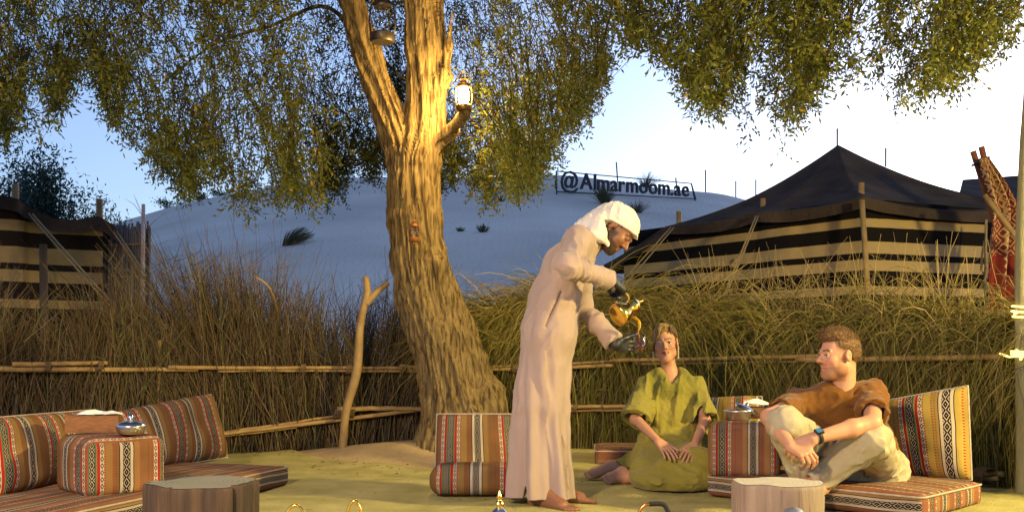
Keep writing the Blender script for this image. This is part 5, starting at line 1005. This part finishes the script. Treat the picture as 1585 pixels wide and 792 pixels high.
def foot(heel, toe, ank, s=1.0, up=(0, 0, 1), side=1):
    heel, toe, ank = [np.asarray(v, float) for v in (heel, toe, ank)]; d = norm(toe-heel); u = norm(np.asarray(up, float)-d*(d@np.asarray(up, float))); l = np.cross(d, u)*side; L = np.linalg.norm(toe-heel); ball = heel+d*L*.70
    q = [Cap(ank, heel+u*.02*s, .036*s, .034*s, .03), Cap(heel, ball+l*.012, .034*s, .026*s, .03), Cap(heel+u*.012, ball-l*.020, .030*s, .022*s, .03), Cap(ank, ball+u*.004*s, .034*s, .022*s, .03)]
    for i, (o, ll, r) in enumerate(((.026, .30, .0135), (.008, .31, .0095), (-.007, .285, .0088), (-.021, .25, .0085), (-.033, .21, .008))): q.append(Cap(ball+l*o*s*.9, ball+l*o*s+d*L*ll-u*.008*s, r*s*1.1, r*s, .006))
    return q
def person(loc, label): return empty('person', loc, label, 'person')
def cloth(name, prims, h, matl, parent, disp=None, cut=None, infl=0.0, colf=None):
    V, Fq = sdf_mesh(prims, h, disp, infl, cut); me = mesh_np(name, V, Fq, matl, col=colf(V) if colf is not None else None); return obj(name, me, parent)
def folds(V, amp, f, seed, stretch=(1, 1, 1)):
    p = V*np.asarray(stretch)*f; return amp*(np.abs(vnoise(p, seed))*1.6-.6)+amp*.45*vnoise(p*2.3, seed+1)
def axf(p, ax, fa, fp, amp, seed):      # creases: fa along an axis, fp across it
    ax = norm(ax); u = norm(np.cross(ax, (.3, .9, .2))); w = np.cross(ax, u); q = np.stack([p@ax*fa, p@u*fp, p@w*fp], -1); q = q+.35*vnoise(p*7, seed+5)[:, None]
    return amp*(np.abs(vnoise(q, seed))**.7*1.5-.75)+amp*.35*vnoise(q*2.1, seed+1)
def hair_strands(parent, V, n, lenf, dirf, colf, seed, rad=.0007):
    r = np.random.default_rng(seed); k = r.integers(0, len(V), n); b = V[k]+r.normal(0, .0012, (n, 3)); d = dirf(b, r); d /= np.linalg.norm(d, axis=1)[:, None]+1e-9; L = lenf(b, r)[:, None]; g = r.normal(0, .12, (n, 3))
    pts = np.stack([b-d*.002, b+d*L*.5, b+(d+g)*L+np.array([0, 0, -.12])*L], 1); V2, F2 = strands(pts, rad*np.array([[1.1, 1, .4]])*np.ones((n, 1)), 3); obj('hair_strands', mesh_np('hair_strands', V2, F2, HAIRM, col=rep(colf(b)*r.uniform(.6, 1.4, (n, 1)), 9)), parent, kind='stuff')
def mverts(o): v = np.empty(len(o.data.vertices)*3, np.float32); o.data.vertices.foreach_get('co', v); return v.reshape(-1, 3).astype(float)
# ---- the standing waiter -------------------------------------------
wt = person((.20, 5.45, 0), 'man in a pale pink robe and white headscarf bending to pour coffee'); Y0 = 5.5; p5 = lambda x, y, Y=Y0: P(x, y, Y)
HF = Frame(P(955, 356, 5.48), (.56, -.30, -.77), (.82, -.02, .57), 1.0); neck = p5(917, 369)
shR, elR, wrR = P(894, 373, 5.32), P(880, 411, 5.11), P(947, 434, 5.29); shL, elL, wrL = P(905, 380, 5.68), P(897, 470, 5.70), P(953, 533, 5.56)
body = [Cap(p5(849, 505), p5(862, 445), .095, .085, .05, sq=((0, 1, 0), 1.25)), Cap(p5(862, 445), p5(888, 396), .085, .082, .05, sq=((0, 1, 0), 1.35)), Cap(p5(888, 396), neck, .075, .05, .04, sq=((0, 1, 0), 1.2)), Cap(shR, shL, .045, .045, .03), Cap(shR, elR, .050, .040, .03), Cap(elR, wrR, .040, .027, .02), Cap(shL, elL, .050, .040, .03), Cap(elL, wrL, .040, .027, .02)]
body += head_prims(HF, neck, .056)
HR = dict(w=wrR, d=P(966, 449, 5.37)-wrR, back=(.35, -.35, .85), side=-1, curl=[(.7, 1.2, .7)]*4, thumb=(.7, .5, .5)); HL = dict(w=wrL+np.array([.006, 0, -.002]), d=(.66, .72, .06), back=(-.72, .66, .05), side=1, curl=[(.30, .75, .55), (.32, .78, .55), (.34, .8, .55), (.36, .85, .6)], thumb=(.75, .35, .45), tcurl=.25)
hr, hl = hand(**HR), hand(**HL); body += hr+hl
for hp_, kn, an, he, to in ((p5(846, 515, 5.44), p5(842, 640, 5.44), (.165, 5.40, .09), (.125, 5.45, .036), (.315, 5.245, .030)), (p5(848, 515, 5.57), p5(850, 640, 5.57), (.235, 5.585, .09), (.205, 5.605, .036), (.445, 5.565, .030))):
    body += [Cap(hp_, kn, .070, .050, .04), Cap(kn, an, .050, .034, .03)]+foot(he, to, an, 1.08, side=-1 if hp_[1] < 5.5 else 1)
V, Fq = sdf_mesh(body, .0042); sk = np.array([.235, .105, .055]); col = np.tile(sk, (len(V), 1))*(1+.10*vnoise(V*30, 3)[:, None]); col = head_cols(V, HF, col, sk, (.22, .08, .06), (.015, .011, .01), beard=.9, bc=(.022, .015, .012), shut=True)
q = HF.loc(V); m = (sstep(-.062, -.070, np.abs(q[:, 0])*-1)*sstep(.005, .02, q[:, 2])*(q[:, 2] < .12)*(np.linalg.norm(q, axis=1) < .16)+((q[:, 1] < -.03)*(q[:, 2] > -.06)*(np.linalg.norm(q, axis=1) < .16))) > .5; col[m & (np.abs(q[:, 0]) < .079)] = (.018, .013, .011)
obj('body', mesh_np('body', V, Fq, SKIN, col=col), wt)
yw = (0, 1, 0); neckhole = Cap(HF(0, -.03, -.05), lerp(neck, HF(0, -.03, -.05), -.2), .062, .060, .01, 's')
robe = [Cap(p5(904, 378), p5(876, 412), .092, .110, .05, sq=(yw, 1.6)), Cap(p5(876, 412), p5(859, 462), .110, .122, .05, sq=(yw, 1.35)), Cap(p5(859, 462), p5(850, 512), .122, .138, .05, sq=(yw, 1.2)), Cap(p5(850, 512), p5(835, 620), .138, .122, .06, sq=(yw, 1.15)), Cap(p5(836, 600), p5(833, 775), .120, .180, .05),
        Ell(shR, .070, k=.05), Ell(shL, .070, k=.05), Cap(shR, elR, .066, .058, .04), Cap(elR, lerp(elR, wrR, .97), .057, .050, .03, flat=True), Ell(elR, .056, k=.03), Cap(shL, elL, .066, .058, .05), Ell(elL, .056, k=.03), Cap(elL, lerp(elL, wrL, .95), .056, .054, .03, flat=True), Cap(neck, lerp(neck, HF(0, -.03, -.05), .45), .068, .062, .02)]
pk0, pk1 = p5(869, 452, 5.318), p5(845, 504, 5.315)
robe += [neckhole, Cap(lerp(elR, wrR, .93), lerp(elR, wrR, 1.1), .038, .038, .004, 's'), Cap(lerp(elL, wrL, .91), lerp(elL, wrL, 1.1), .042, .042, .004, 's'), Cap(p5(834, 745), p5(833, 790), .10, .135, .004, 's', flat=True)]
def robe_d(p):
    z = p[:, 2]; ang = np.arctan2(p[:, 1]-5.5, p[:, 0]-P(834, 600, 5.5)[0]); lo = sstep(.95, .10, z); d = -.022*lo*np.sin(7*ang+1.2*np.sin(z*2.2)+.9)*sstep(1.0, .6, z)-.010*lo*np.sin(13*ang+3*z)
    arm = sstep(.30, .10, np.minimum(np.linalg.norm(p-lerp(elR, wrR, .2), axis=1), np.linalg.norm(p-lerp(elL, wrL, .3), axis=1)))
    d += (folds(p, .005, 11, 3, (1, 1, .55))+axf(p, (.55, -.1, .8), 3, 15, .007, 33))*sstep(.5, .9, z)*(1-arm)+arm*(axf(p, wrR-elR, 24, 8, .012, 9)*(p[:, 1] < 5.45)+axf(p, wrL-elL, 24, 8, .011, 19)*(p[:, 1] >= 5.45)); d += axf(p, (-.10, 0, 1), .8, 13, .019, 23)*sstep(1.15, .55, z); tw = sstep(.75, .92, z)*sstep(1.25, 1.05, z); d += tw*.004*np.sin((p[:, 0]*.8-p[:, 2]*.45)*46+3*vnoise(p*5, 4))
    ab = pk1-pk0; t = np.clip((p-pk0)@ab/(ab@ab), 0, 1); ds = np.linalg.norm((p-(pk0+t[:, None]*ab))*np.array([1, .12, 1]), axis=1); d += .022*np.exp(-(ds/.006)**2)*(p[:, 1] < 5.45)
    return d
ROBE = mat('pale_pink_cotton', (.385, .285, .25), .85, (.34, .25, .215), 3, .12, 300, spec=.2, sheen=.2)
cloth('robe', robe, .0056, ROBE, wt, robe_d, lambda p: P(833, 769, 5.5)[2]+.012*np.sin(p[:, 0]*9+1)-p[:, 2])
GLV = mat('black_nitrile', (.014, .014, .016), .42, (.03, .03, .034), 20, .25, 120, spec=.5)
for hh, w_, e_ in ((hr, wrR, elR), (hl, wrL, elL)): cloth('glove', hh+[Cap(lerp(w_, e_, .10), w_, .027, .027, .012)], .0034, GLV, wt, None, infl=.0032)
SCARF = mat('white_cotton_scarf', (.70, .66, .60), .85, (.64, .60, .54), 8, .2, 260, spec=.2)
def scarf_cut(p):
    q = HF.loc(p); y, z = q[:, 1], q[:, 2]; pl = (.085-y)*.30-(.052-z)*-1.0; edge = .052-(.092-y)*.44
    edge = np.where(y < -.02, edge-.06*sstep(-.02, -.10, y), edge); isl = np.linalg.norm(q-np.array([0, -.01, .03]), axis=1) < .135
    return np.where(isl & (y > -.055), edge-z, -1.0)
sc_ = [Ell(HF(0, -.014, .044), (.087, .108, .088), HF.R, .02), Ell(HF(0, -.06, .03), (.078, .075, .082), HF.R, .03), Cap(HF(0, -.085, .0), P(905, 353, 5.49), .072, .055, .04, sq=(yw, 1.35)), Cap(HF(.050, -.078, .035), HF(.060, -.050, -.075), .036, .030, .02), Cap(HF(.060, -.050, -.075), P(941, 380, 5.405), .030, .010, .02), Cap(HF(.04, -.08, -.01), P(918, 362, 5.38), .045, .030, .03), Cap(HF(.055, -.07, -.03), P(930, 366, 5.39), .040, .032, .03), Cap(HF(-.05, -.07, .02), HF(-.068, -.05, -.09), .035, .02, .02), Cap(HF(-.03, .094, .052), HF(.03, .094, .052), .012, .012, .015)]
cloth('headscarf', sc_, .0036, SCARF, wt, lambda p: axf(p, P(941, 380, 5.4)-HF(.05, -.08, .05), 7, 34, .009, 12)*sstep(.02, -.05, HF.loc(p)[:, 1])+axf(p, HF(0, -.1, -.01)-HF(0, .09, .06), 9, 30, .004, 15)+.0016*vnoise(HF.loc(p)*np.array([14, 14, 40]), 5), scarf_cut)
# the pot in his hand, the glass, the stream of coffee
zax = norm((.74, .50, .45)); dn = norm(np.array([0, 0, -1.0])-zax*(-zax[2])); xax = -dn; yax = np.cross(zax, xax); Rp = np.stack([xax, yax, zax], 1); sp = .178; Bp = P(955, 489, 5.385)
dallah('polished gold coffee pot tipped forward in the waiter\'s gloved hand', Bp, sp, Rp, GOLD, GOLD)
tipp = Bp+sp*(Rp@np.array([-.76, 0, .55])); cupc = np.array([tipp[0]+.006, tipp[1], P(987, 546, tipp[1])[2]])
ce = empty('glass_cup', cupc, 'small clear glass of dark coffee in the waiter\'s other hand', 'glass cup')
MB().lathe([(.0, .0), (.026, .0), (.029, .004), (.033, .088), (.0315, .088), (.028, .010), (.0, .008)], cupc, 32).build('glass', GLASS, ce)
COF = glassy('coffee', (.45, .07, .02), .05); MB().lathe([(.0, .0095), (.0275, .0105), (.0300, .060), (.0, .060)], cupc, 32).build('coffee', mat('dark_coffee', (.10, .015, .006), .15, spec=.5), ce)
tag(MB().tube(catmull([tipp+np.array([-.004, 0, .004]), lerp(tipp, cupc, .2)+np.array([.004, 0, -.01]), np.array([cupc[0], cupc[1], cupc[2]+.075]), np.array([cupc[0], cupc[1], cupc[2]+.058])], 16), np.linspace(.0042, .0030, 16), 8).build('coffee_stream', mat('amber_coffee', (.42, .17, .04), .2, spec=.5, trans=.4)), 'thin stream of coffee falling from the gold pot into the glass', 'liquid')
# ---- the woman on the floor ----------------------------------------
wm = person((1.0, 6.4, 0), 'smiling woman with short fair hair kneeling sideways in a loose olive dress'); w6 = lambda x, y, Y=6.5: P(x, y, Y)
WF = Frame(P(1029, 531, 6.48), (-.17, -.98, -.02), (-.13, 0, .99), .99); nk = w6(1037, 578, 6.53)
sR, eR, wR = w6(1000, 594, 6.52), w6(984, 648, 6.36), w6(1020, 683, 6.13); sL, eL, wL = w6(1076, 592, 6.52), w6(1091, 650, 6.38), w6(1075, 688, 6.14)
body = [Cap(w6(1042, 700, 6.55), w6(1039, 650, 6.55), .12, .095, .05, sq=((1, 0, 0), 1.2)), Cap(w6(1039, 650, 6.55), w6(1038, 605, 6.54), .095, .10, .05, sq=((1, 0, 0), 1.25)), Cap(w6(1038, 604, 6.54), nk, .075, .046, .04), Cap(sR, sL, .028, .028, .02), Cap(sR, eR, .034, .034, .02), Cap(eR, wR, .034, .022, .02), Cap(sL, eL, .034, .034, .02), Cap(eL, wL, .034, .022, .02)]
body += head_prims(WF, nk, .043, True)
flat_ = lambda a: [(a, .22, .12), (a*.9, .2, .12), (a*.9, .22, .12), (a, .25, .12)]
hR = hand(wR, w6(1038, 702, 6.02)-wR, (.05, -.55, .83), -1, flat_(.18), .10, (.75, .55, .15), .93, .1); hL = hand(wL, w6(1062, 707, 6.03)-wL, (-.05, -.6, .8), 1, flat_(.18), .10, (.75, .5, .15), .93, .1); body += hR+hL
body += [Cap(w6(1025, 705, 6.5), w6(1085, 722, 6.12), .085, .065, .05), Cap(w6(1085, 724, 6.12), w6(1000, 735, 6.30), .055, .042, .04), Cap(w6(1000, 735, 6.30), w6(968, 739, 6.34), .042, .033, .03), Cap(w6(1040, 705, 6.55), w6(1020, 715, 6.35), .085, .06, .05), Cap(w6(1020, 718, 6.4), w6(980, 720, 6.5), .05, .042, .04), Cap(w6(980, 720, 6.5), w6(948, 722, 6.55), .042, .033, .03)]
body += foot(w6(962, 733, 6.36), w6(937, 742, 6.30), w6(966, 737, 6.35), .95, (.2, -.6, .8), 1)+foot(w6(946, 724, 6.56), w6(908, 735, 6.56), w6(950, 722, 6.55), .98, (.1, -.5, .9), 1)
V, Fq = sdf_mesh(body, .0042); sk = np.array([.50, .255, .155]); col = np.tile(sk, (len(V), 1))*(1+.06*vnoise(V*25, 3)[:, None]); col = head_cols(V, WF, col, sk, (.42, .10, .09), (.10, .06, .03), (.06, .05, .04), fem=True, flush=(.55, .20, .13))
obj('body', mesh_np('body', V, Fq, SKIN, col=col), wm)
DRESS = mat('olive_linen', (.28, .24, .045), .9, (.225, .195, .036), 5, .35, 60, spec=.12, sheen=.2)
x1 = (1, 0, 0); tun = [Cap(w6(1041, 690, 6.52), w6(1039, 640, 6.53), .165, .130, .06, sq=(x1, 1.28)), Cap(w6(1039, 640, 6.53), w6(1038, 606, 6.52), .130, .112, .05, sq=(x1, 1.4)), Cap(sR, sL, .040, .040, .05), Cap(sR, lerp(sR, eR, .98), .046, .094, .05, flat=True), Cap(sL, lerp(sL, eL, .98), .046, .094, .05, flat=True), Cap(nk+np.array([-.06, 0, -.01]), nk+np.array([.06, 0, -.01]), .055, .055, .04),
       Cap(w6(1022, 704, 6.48), w6(1083, 722, 6.12), .125, .100, .08), Cap(w6(1040, 712, 6.45), w6(1040, 730, 6.12), .13, .095, .09), Cap(w6(1083, 722, 6.12), w6(1010, 732, 6.22), .095, .082, .08), Cap(w6(1010, 712, 6.45), w6(995, 730, 6.28), .11, .075, .07), Ell(P(1045, 742, 6.14), (.27, .17, .085), k=.07), Ell(P(1062, 736, 6.3), (.20, .24, .12), k=.07), Ell(P(985, 716, 6.50), (.11, .09, .055), k=.05), Ell(P(968, 717, 6.56), (.07, .06, .022), k=.04), Cap(w6(1060, 690, 6.5), w6(1095, 715, 6.4), .12, .10, .07)]
tun += [Cap(WF(0, -.03, -.06), nk+np.array([0, .01, .0]), .052, .058, .012, 's'), Cap(nk+np.array([0, -.055, .012]), w6(1038, 594, 6.40), .050, .006, .008, 's'), Cap(lerp(sR, eR, .72), lerp(sR, eR, 1.15), .058, .088, .004, 's'), Cap(lerp(sL, eL, .72), lerp(sL, eL, 1.15), .058, .088, .004, 's')]
def tun_d(p):
    z = p[:, 2]; up_ = sstep(.30, .42, z); d = folds(p, .009, 8.5, 21, (1.1, 1, .45))*up_+folds(p, .011, 6.5, 31, (.8, 1, 1.1))*(1-up_); d += up_*axf(p, (.1, 0, 1), 3.2, 16, .013, 27)+(1-up_)*axf(p, (.8, -.5, -.25), 4, 17, .014, 37)+.003*vnoise(p*42, 8); return d
cloth('dress', tun, .0055, DRESS, wm, tun_d, lambda p: .016-p[:, 2])
HB = np.array([.13, .075, .028]); HY_ = np.array([.36, .235, .085])
def hair_cut(p):
    q = WF.loc(p); x, y, z = q.T; lim = np.where(x > 0, .010, .018)+0*x; front = .072-.25*np.abs(x+.02)
    face = np.where(y > .03, front-z, -1.0); side = np.where((y <= .03), np.interp(y, [-.12, -.06, -.01, .03], [-.075, -.070, -.010, .015])-z, -1.0); side = np.where((x > .02) & (y > -.04) & (y < .06), np.minimum(side, -.040-z), side); face = np.where((x > .052), np.minimum(face, -.028-z+(y-.03)*1.2), face)
    return np.maximum(face, side)*.7
hp_ = [Ell(WF(0, -.018, .042), np.array([.081, .101, .086])*.99, WF.R, .02), Ell(WF(0, -.055, -.01), np.array([.069, .060, .076])*.99, WF.R, .03)]
lk = []; part = WF(-.028, .050, .112); rh = np.random.default_rng(3)
for ex2, ey2, ez2, bz, by in [(.030+.05*t, .088-.045*t, .062-.070*t, .030*(1-t)+.018, .030*(1-t)+.008) for t in np.linspace(0, 1, 11)]+[(.082, .034-.05*t, -.012-.045*t, .01, .0) for t in np.linspace(0, 1, 5)]:
    e0 = WF(ex2, ey2, ez2); st0 = part+WF.r*rh.uniform(-.004, .012)-WF.f*rh.uniform(0, .07)-WF.u*rh.uniform(0, .01); c_ = catmull([st0, lerp(st0, e0, .42)+WF.u*(.020+.3*bz)+WF.f*by*.45+WF.r*.012, lerp(st0, e0, .75)+WF.r*.010+WF.f*.006, e0], 7)
    lk += [Cap(a_, b_, r0, r1, .006) for a_, b_, r0, r1 in zip(c_[:-1], c_[1:], np.linspace(.0125, .0065, 6), np.linspace(.0115, .0045, 6))]
for ex2, ey2, ez2 in ((-.050, .078, .066), (-.063, .064, .055), (-.072, .048, .046), (-.079, .028, .038), (-.082, .006, .034), (-.084, -.02, .015), (-.084, -.04, -.015)):
    e0 = WF(ex2, ey2, ez2); st0 = part-WF.f*rh.uniform(0, .06); c_ = catmull([st0, lerp(st0, e0, .5)+WF.u*.012-WF.r*.012, e0], 6); lk += [Cap(a_, b_, r0, r1, .006) for a_, b_, r0, r1 in zip(c_[:-1], c_[1:], np.linspace(.012, .007, 5), np.linspace(.011, .005, 5))]
def strand_d(Fm, amp=.003, f=120): return lambda p: amp*np.sin(Fm.loc(p)[:, 0]*f+Fm.loc(p)[:, 1]*f*.35+4*vnoise(Fm.loc(p)*22, 5))+.003*vnoise(p*60, 6)
def hcol(V):
    q = WF.loc(V); w = sstep(-.05, .05, q[:, 0]+.5*q[:, 1])*sstep(-.05, .03, q[:, 1]); w = np.clip(w*.85+.35*vnoise(np.stack([q[:, 0]*90+q[:, 2]*40, q[:, 1]*20, q[:, 2]*0], -1), 4), 0, 1); return lerp(HB, HY_, w[:, None])
cloth('hair', hp_, .0036, HAIRM, wm, strand_d(WF), hair_cut, colf=hcol); hl_ = cloth('hair_locks', lk, .0034, HAIRM, wm, lambda p: .0016*vnoise(p*110, 6), colf=hcol)
PEARL = mat('pearl_and_gold', (.75, .66, .48), .3, metal=.3)
for s in (-1, 1):
    mb = MB(); p0 = WF(s*.080, -.004, -.036)
    for i in range(6): mb.lathe([(.0001, -.006), (.0048, -.003), (.0055, 0), (.0045, .004), (.0001, .006)], p0+np.array([0, -.004, -.013*i]), 8)
    mb.build('earring', PEARL, wm)
# ---- the seated man ------------------------------------------------
mn = person((1.75, 5.35, .13), 'bearded young man in a rust t-shirt and cream trousers sitting with raised knees'); m5 = lambda x, y, Y: P(x, y, Y)
MF = Frame(P(1298, 549, 5.40), (-.965, -.26, -.04), (.05, 0, 1), 1.06); nk = m5(1304, 606, 5.44)
sR, eR, wR = m5(1238, 622, 5.50), m5(1191, 645, 5.27), m5(1224, 690, 5.06); sL, eL, wL = m5(1350, 611, 5.42), m5(1351, 654, 5.10), m5(1258, 678, 5.03)
kR, aR, hRj = m5(1216, 656, 5.20), m5(1242, 737, 5.36), m5(1318, 728, 5.62); kL, aL, hLj = m5(1350, 678, 5.14), m5(1268, 742, 5.27), m5(1366, 728, 5.58)
body = [Cap(m5(1343, 722, 5.62), m5(1325, 680, 5.60), .105, .092, .05, sq=((1, 0, 0), 1.2)), Cap(m5(1325, 680, 5.60), m5(1304, 638, 5.51), .092, .09, .05, sq=((1, 0, 0), 1.2)), Cap(m5(1304, 634, 5.51), nk, .075, .060, .04), Cap(sR, sL, .048, .048, .03), Cap(sR, eR, .048, .043, .03), Cap(eR, lerp(eR, wR, .35), .043, .044, .02), Cap(lerp(eR, wR, .35), wR, .044, .028, .02), Cap(sL, eL, .046, .043, .03), Cap(eL, lerp(eL, wL, .35), .042, .044, .02), Cap(lerp(eL, wL, .35), wL, .044, .028, .02),
        Cap(hRj, kR, .075, .052, .04), Cap(kR, aR, .05, .036, .03), Cap(hLj, kL, .075, .052, .04), Cap(kL, aL, .05, .036, .03)]
body += head_prims(MF, nk, .060)+foot(aR+np.array([.01, .02, -.045]), aR+np.array([-.06, -.20, -.055]), aR, 1.05, side=-1)+foot(aL+np.array([.02, .02, -.045]), aL+np.array([-.10, -.19, -.055]), aL, 1.05, side=1)
body += hand(wR, m5(1246, 700, 5.0)-wR, (.15, -.75, .62), -1, [(.75, .75, .35), (.85, .8, .4), (.95, .85, .4), (1.0, .9, .4)], .06, (.5, .3, .8), 1.05)
body += hand(wL, m5(1228, 699, 5.045)-wL, (-.1, -.80, .55), 1, [(.45, .6, .4), (.55, .7, .4), (.65, .75, .4), (.75, .8, .4)], .06, (.8, .45, .3), 1.05)
V, Fq = sdf_mesh(body, .0042); sk = np.array([.52, .265, .165]); col = np.tile(sk, (len(V), 1))*(1+.07*vnoise(V*25, 3)[:, None]); col = head_cols(V, MF, col, sk, (.42, .14, .10), (.10, .055, .025), (.05, .05, .05), beard=.55, bc=(.17, .075, .03), flush=(.56, .20, .12))
q = MF.loc(V); fz = np.interp(q[:, 1], [-.12, -.07, -.03, .0, .035, .05], [-.085, -.075, -.050, -.020, .005, .02]); fd = np.clip((q[:, 2]-fz)/.040, 0, 1)*(np.linalg.norm(q, axis=1) < .15)*(q[:, 1] < .05)*(np.abs(q[:, 0]) < .0775); col = col*(1-.75*fd[:, None])+np.array([.15, .078, .032])*.75*fd[:, None]
obj('body', mesh_np('body', V, Fq, SKIN, col=col), mn)
SHIRT = mat('rust_cotton', (.175, .072, .013), .9, (.145, .058, .011), 4, .15, 260, spec=.12, sheen=.2)
sh = [Cap(m5(1348, 728, 5.62), m5(1326, 682, 5.58), .165, .150, .06, sq=(x1, 1.12)), Cap(m5(1326, 682, 5.58), m5(1300, 638, 5.49), .138, .130, .06, sq=(x1, 1.25)), Cap(sR+np.array([.02, 0, 0]), sL+np.array([-.02, 0, 0]), .070, .070, .06), Ell(nk+np.array([.0, .03, -.005]), (.115, .085, .075), k=.06), Cap(sR, lerp(sR, eR, .66), .068, .072, .05, flat=True), Cap(sL, lerp(sL, eL, .68), .072, .078, .05, flat=True)]
sh += [Ell(lerp(sL, m5(1310, 650, 5.49), .35), (.075, .07, .085), k=.05), Ell(lerp(sR, m5(1300, 650, 5.49), .35), (.075, .07, .085), k=.05)]
sh += [Cap(MF(0, -.03, -.08), nk+np.array([-.005, -.012, .014]), .060, .062, .008, 's'), Cap(lerp(sR, eR, .58), lerp(sR, eR, 1.1), .056, .064, .004, 's'), Cap(lerp(sL, eL, .58), lerp(sL, eL, 1.1), .058, .070, .004, 's')]
cloth('t_shirt', sh, .005, SHIRT, mn, lambda p: folds(p, .007, 9, 41, (1.1, .8, .7))+axf(p, (.75, 0, .65), 5, 18, .013, 43)+.003*vnoise(p*40, 8))
TRS = mat('cream_cotton', (.44, .385, .27), .9, (.38, .33, .225), 4, .15, 260, spec=.12)
tr_ = [Cap(hRj, kR, .105, .082, .05), Cap(kR, aR+np.array([0, .01, .0]), .082, .070, .04, flat=True), Ell(kR, .084, k=.03), Cap(hLj, kL, .108, .084, .05), Ell(kL, .086, k=.03), Cap(kL, lerp(kL, aL, 1.02), .084, .072, .04, flat=True), Cap(hRj, hLj, .125, .125, .06), Ell(m5(1352, 748, 5.52), (.15, .12, .06), k=.06)]
tr_ += [Cap(lerp(kR, aR, .85), lerp(kR, aR, 1.15), .052, .062, .004, 's')]
def trs_d(p):
    left = p[:, 0] > lerp(kR, kL, .42)[0]; d = np.where(left, axf(p, kL-aL, 4.0, 17, .015, 51), axf(p, kR-aR, 3.6, 18, .014, 53))+folds(p, .004, 16, 55)+.002*vnoise(p*45, 8); return d
cloth('trousers', tr_, .005, TRS, mn, trs_d, lambda p: .136-p[:, 2])
HC = np.array([.19, .10, .040])
def mh_cut(p):
    x, y, z = MF.loc(p).T; front = np.where(y > .035, .068-.10*(.075-np.abs(x))*0-z-.25*np.maximum(np.abs(x)-.035, 0)*-1.5, -1.0); side = np.where(y <= .035, np.interp(y, [-.12, -.07, -.03, .0, .035], [-.050, -.040, -.012, .010, .035])-z, -1.0); side = np.where((np.abs(x) > .05) & (y > .022) & (y < .05), np.maximum(side, .032-z), side); return np.maximum(front, side)*.7
mh = [Ell(MF(0, -.016, .040), np.array([.0760, .097, .089])*1.06, MF.R, .02), Ell(MF(0, .020, .098), np.array([.060, .070, .036])*1.06, MF.R, .03), Ell(MF(.0, .062, .092), np.array([.045, .030, .022])*1.06, MF.R, .02), Ell(MF(0, -.05, .0), np.array([.066, .058, .045])*1.06, MF.R, .03)]
mho = cloth('hair', mh, .0036, HAIRM, mn, lambda p: .0036*vnoise(MF.loc(p)*np.array([190, 55, 130]), 5)+.0025*vnoise(MF.loc(p)*np.array([60, 25, 40]), 6), mh_cut, colf=lambda V: HC*(1+.5*vnoise(MF.loc(V)*np.array([160, 60, 160]), 3)[:, None]))
def mdir(b, r): q = MF.loc(b); top = sstep(.04, .09, q[:, 2])[:, None]; return top*(MF.u*.8+MF.f*.55)+(1-top)*(-MF.u*.9-MF.f*.4)+(b-MF.c)*5+r.normal(0, .25, b.shape)
hair_strands(mn, mverts(mho), 4200, lambda b, r: np.where(MF.loc(b)[:, 2] > .07, r.uniform(.007, .017, len(b)), r.uniform(.003, .006, len(b))), mdir, lambda b: np.tile(HC, (len(b), 1)), 6)
wd = norm(wL-eL); wc = lerp(wL, eL, .09); ref = norm(np.array([0, -.55, .83])-wd*(np.array([0, -.55, .83])@wd)); sd2 = np.cross(wd, ref); RUB = mat('black_rubber', (.015, .016, .018), .5)
ww = empty('wristwatch', wc, 'black strapped wristwatch with a blue face on the seated man', 'watch'); mb = MB(); Gd = np.zeros((25, 5, 3))
for i, a in enumerate(np.linspace(0, 2*math.pi, 25)):
    for j, (o, r_) in enumerate(((-.011, .0325), (-.0105, .0345), (0, .0352), (.0105, .0345), (.011, .0325))): Gd[i, j] = wc+wd*o+r_*(math.cos(a)*ref+math.sin(a)*sd2)
mb.grid(Gd); mb.build('strap', RUB, ww); Rw = np.stack([wd, sd2, ref]); MB().box(wc+ref*.037, (.019, .018, .005), Rw.T).build('case', RUB, ww, smooth=False); MB().box(wc+ref*.0425, (.015, .0145, .001), Rw.T).build('face', mat('blue_watch_glass', (.05, .16, .36), .12, spec=.6), ww, smooth=False)
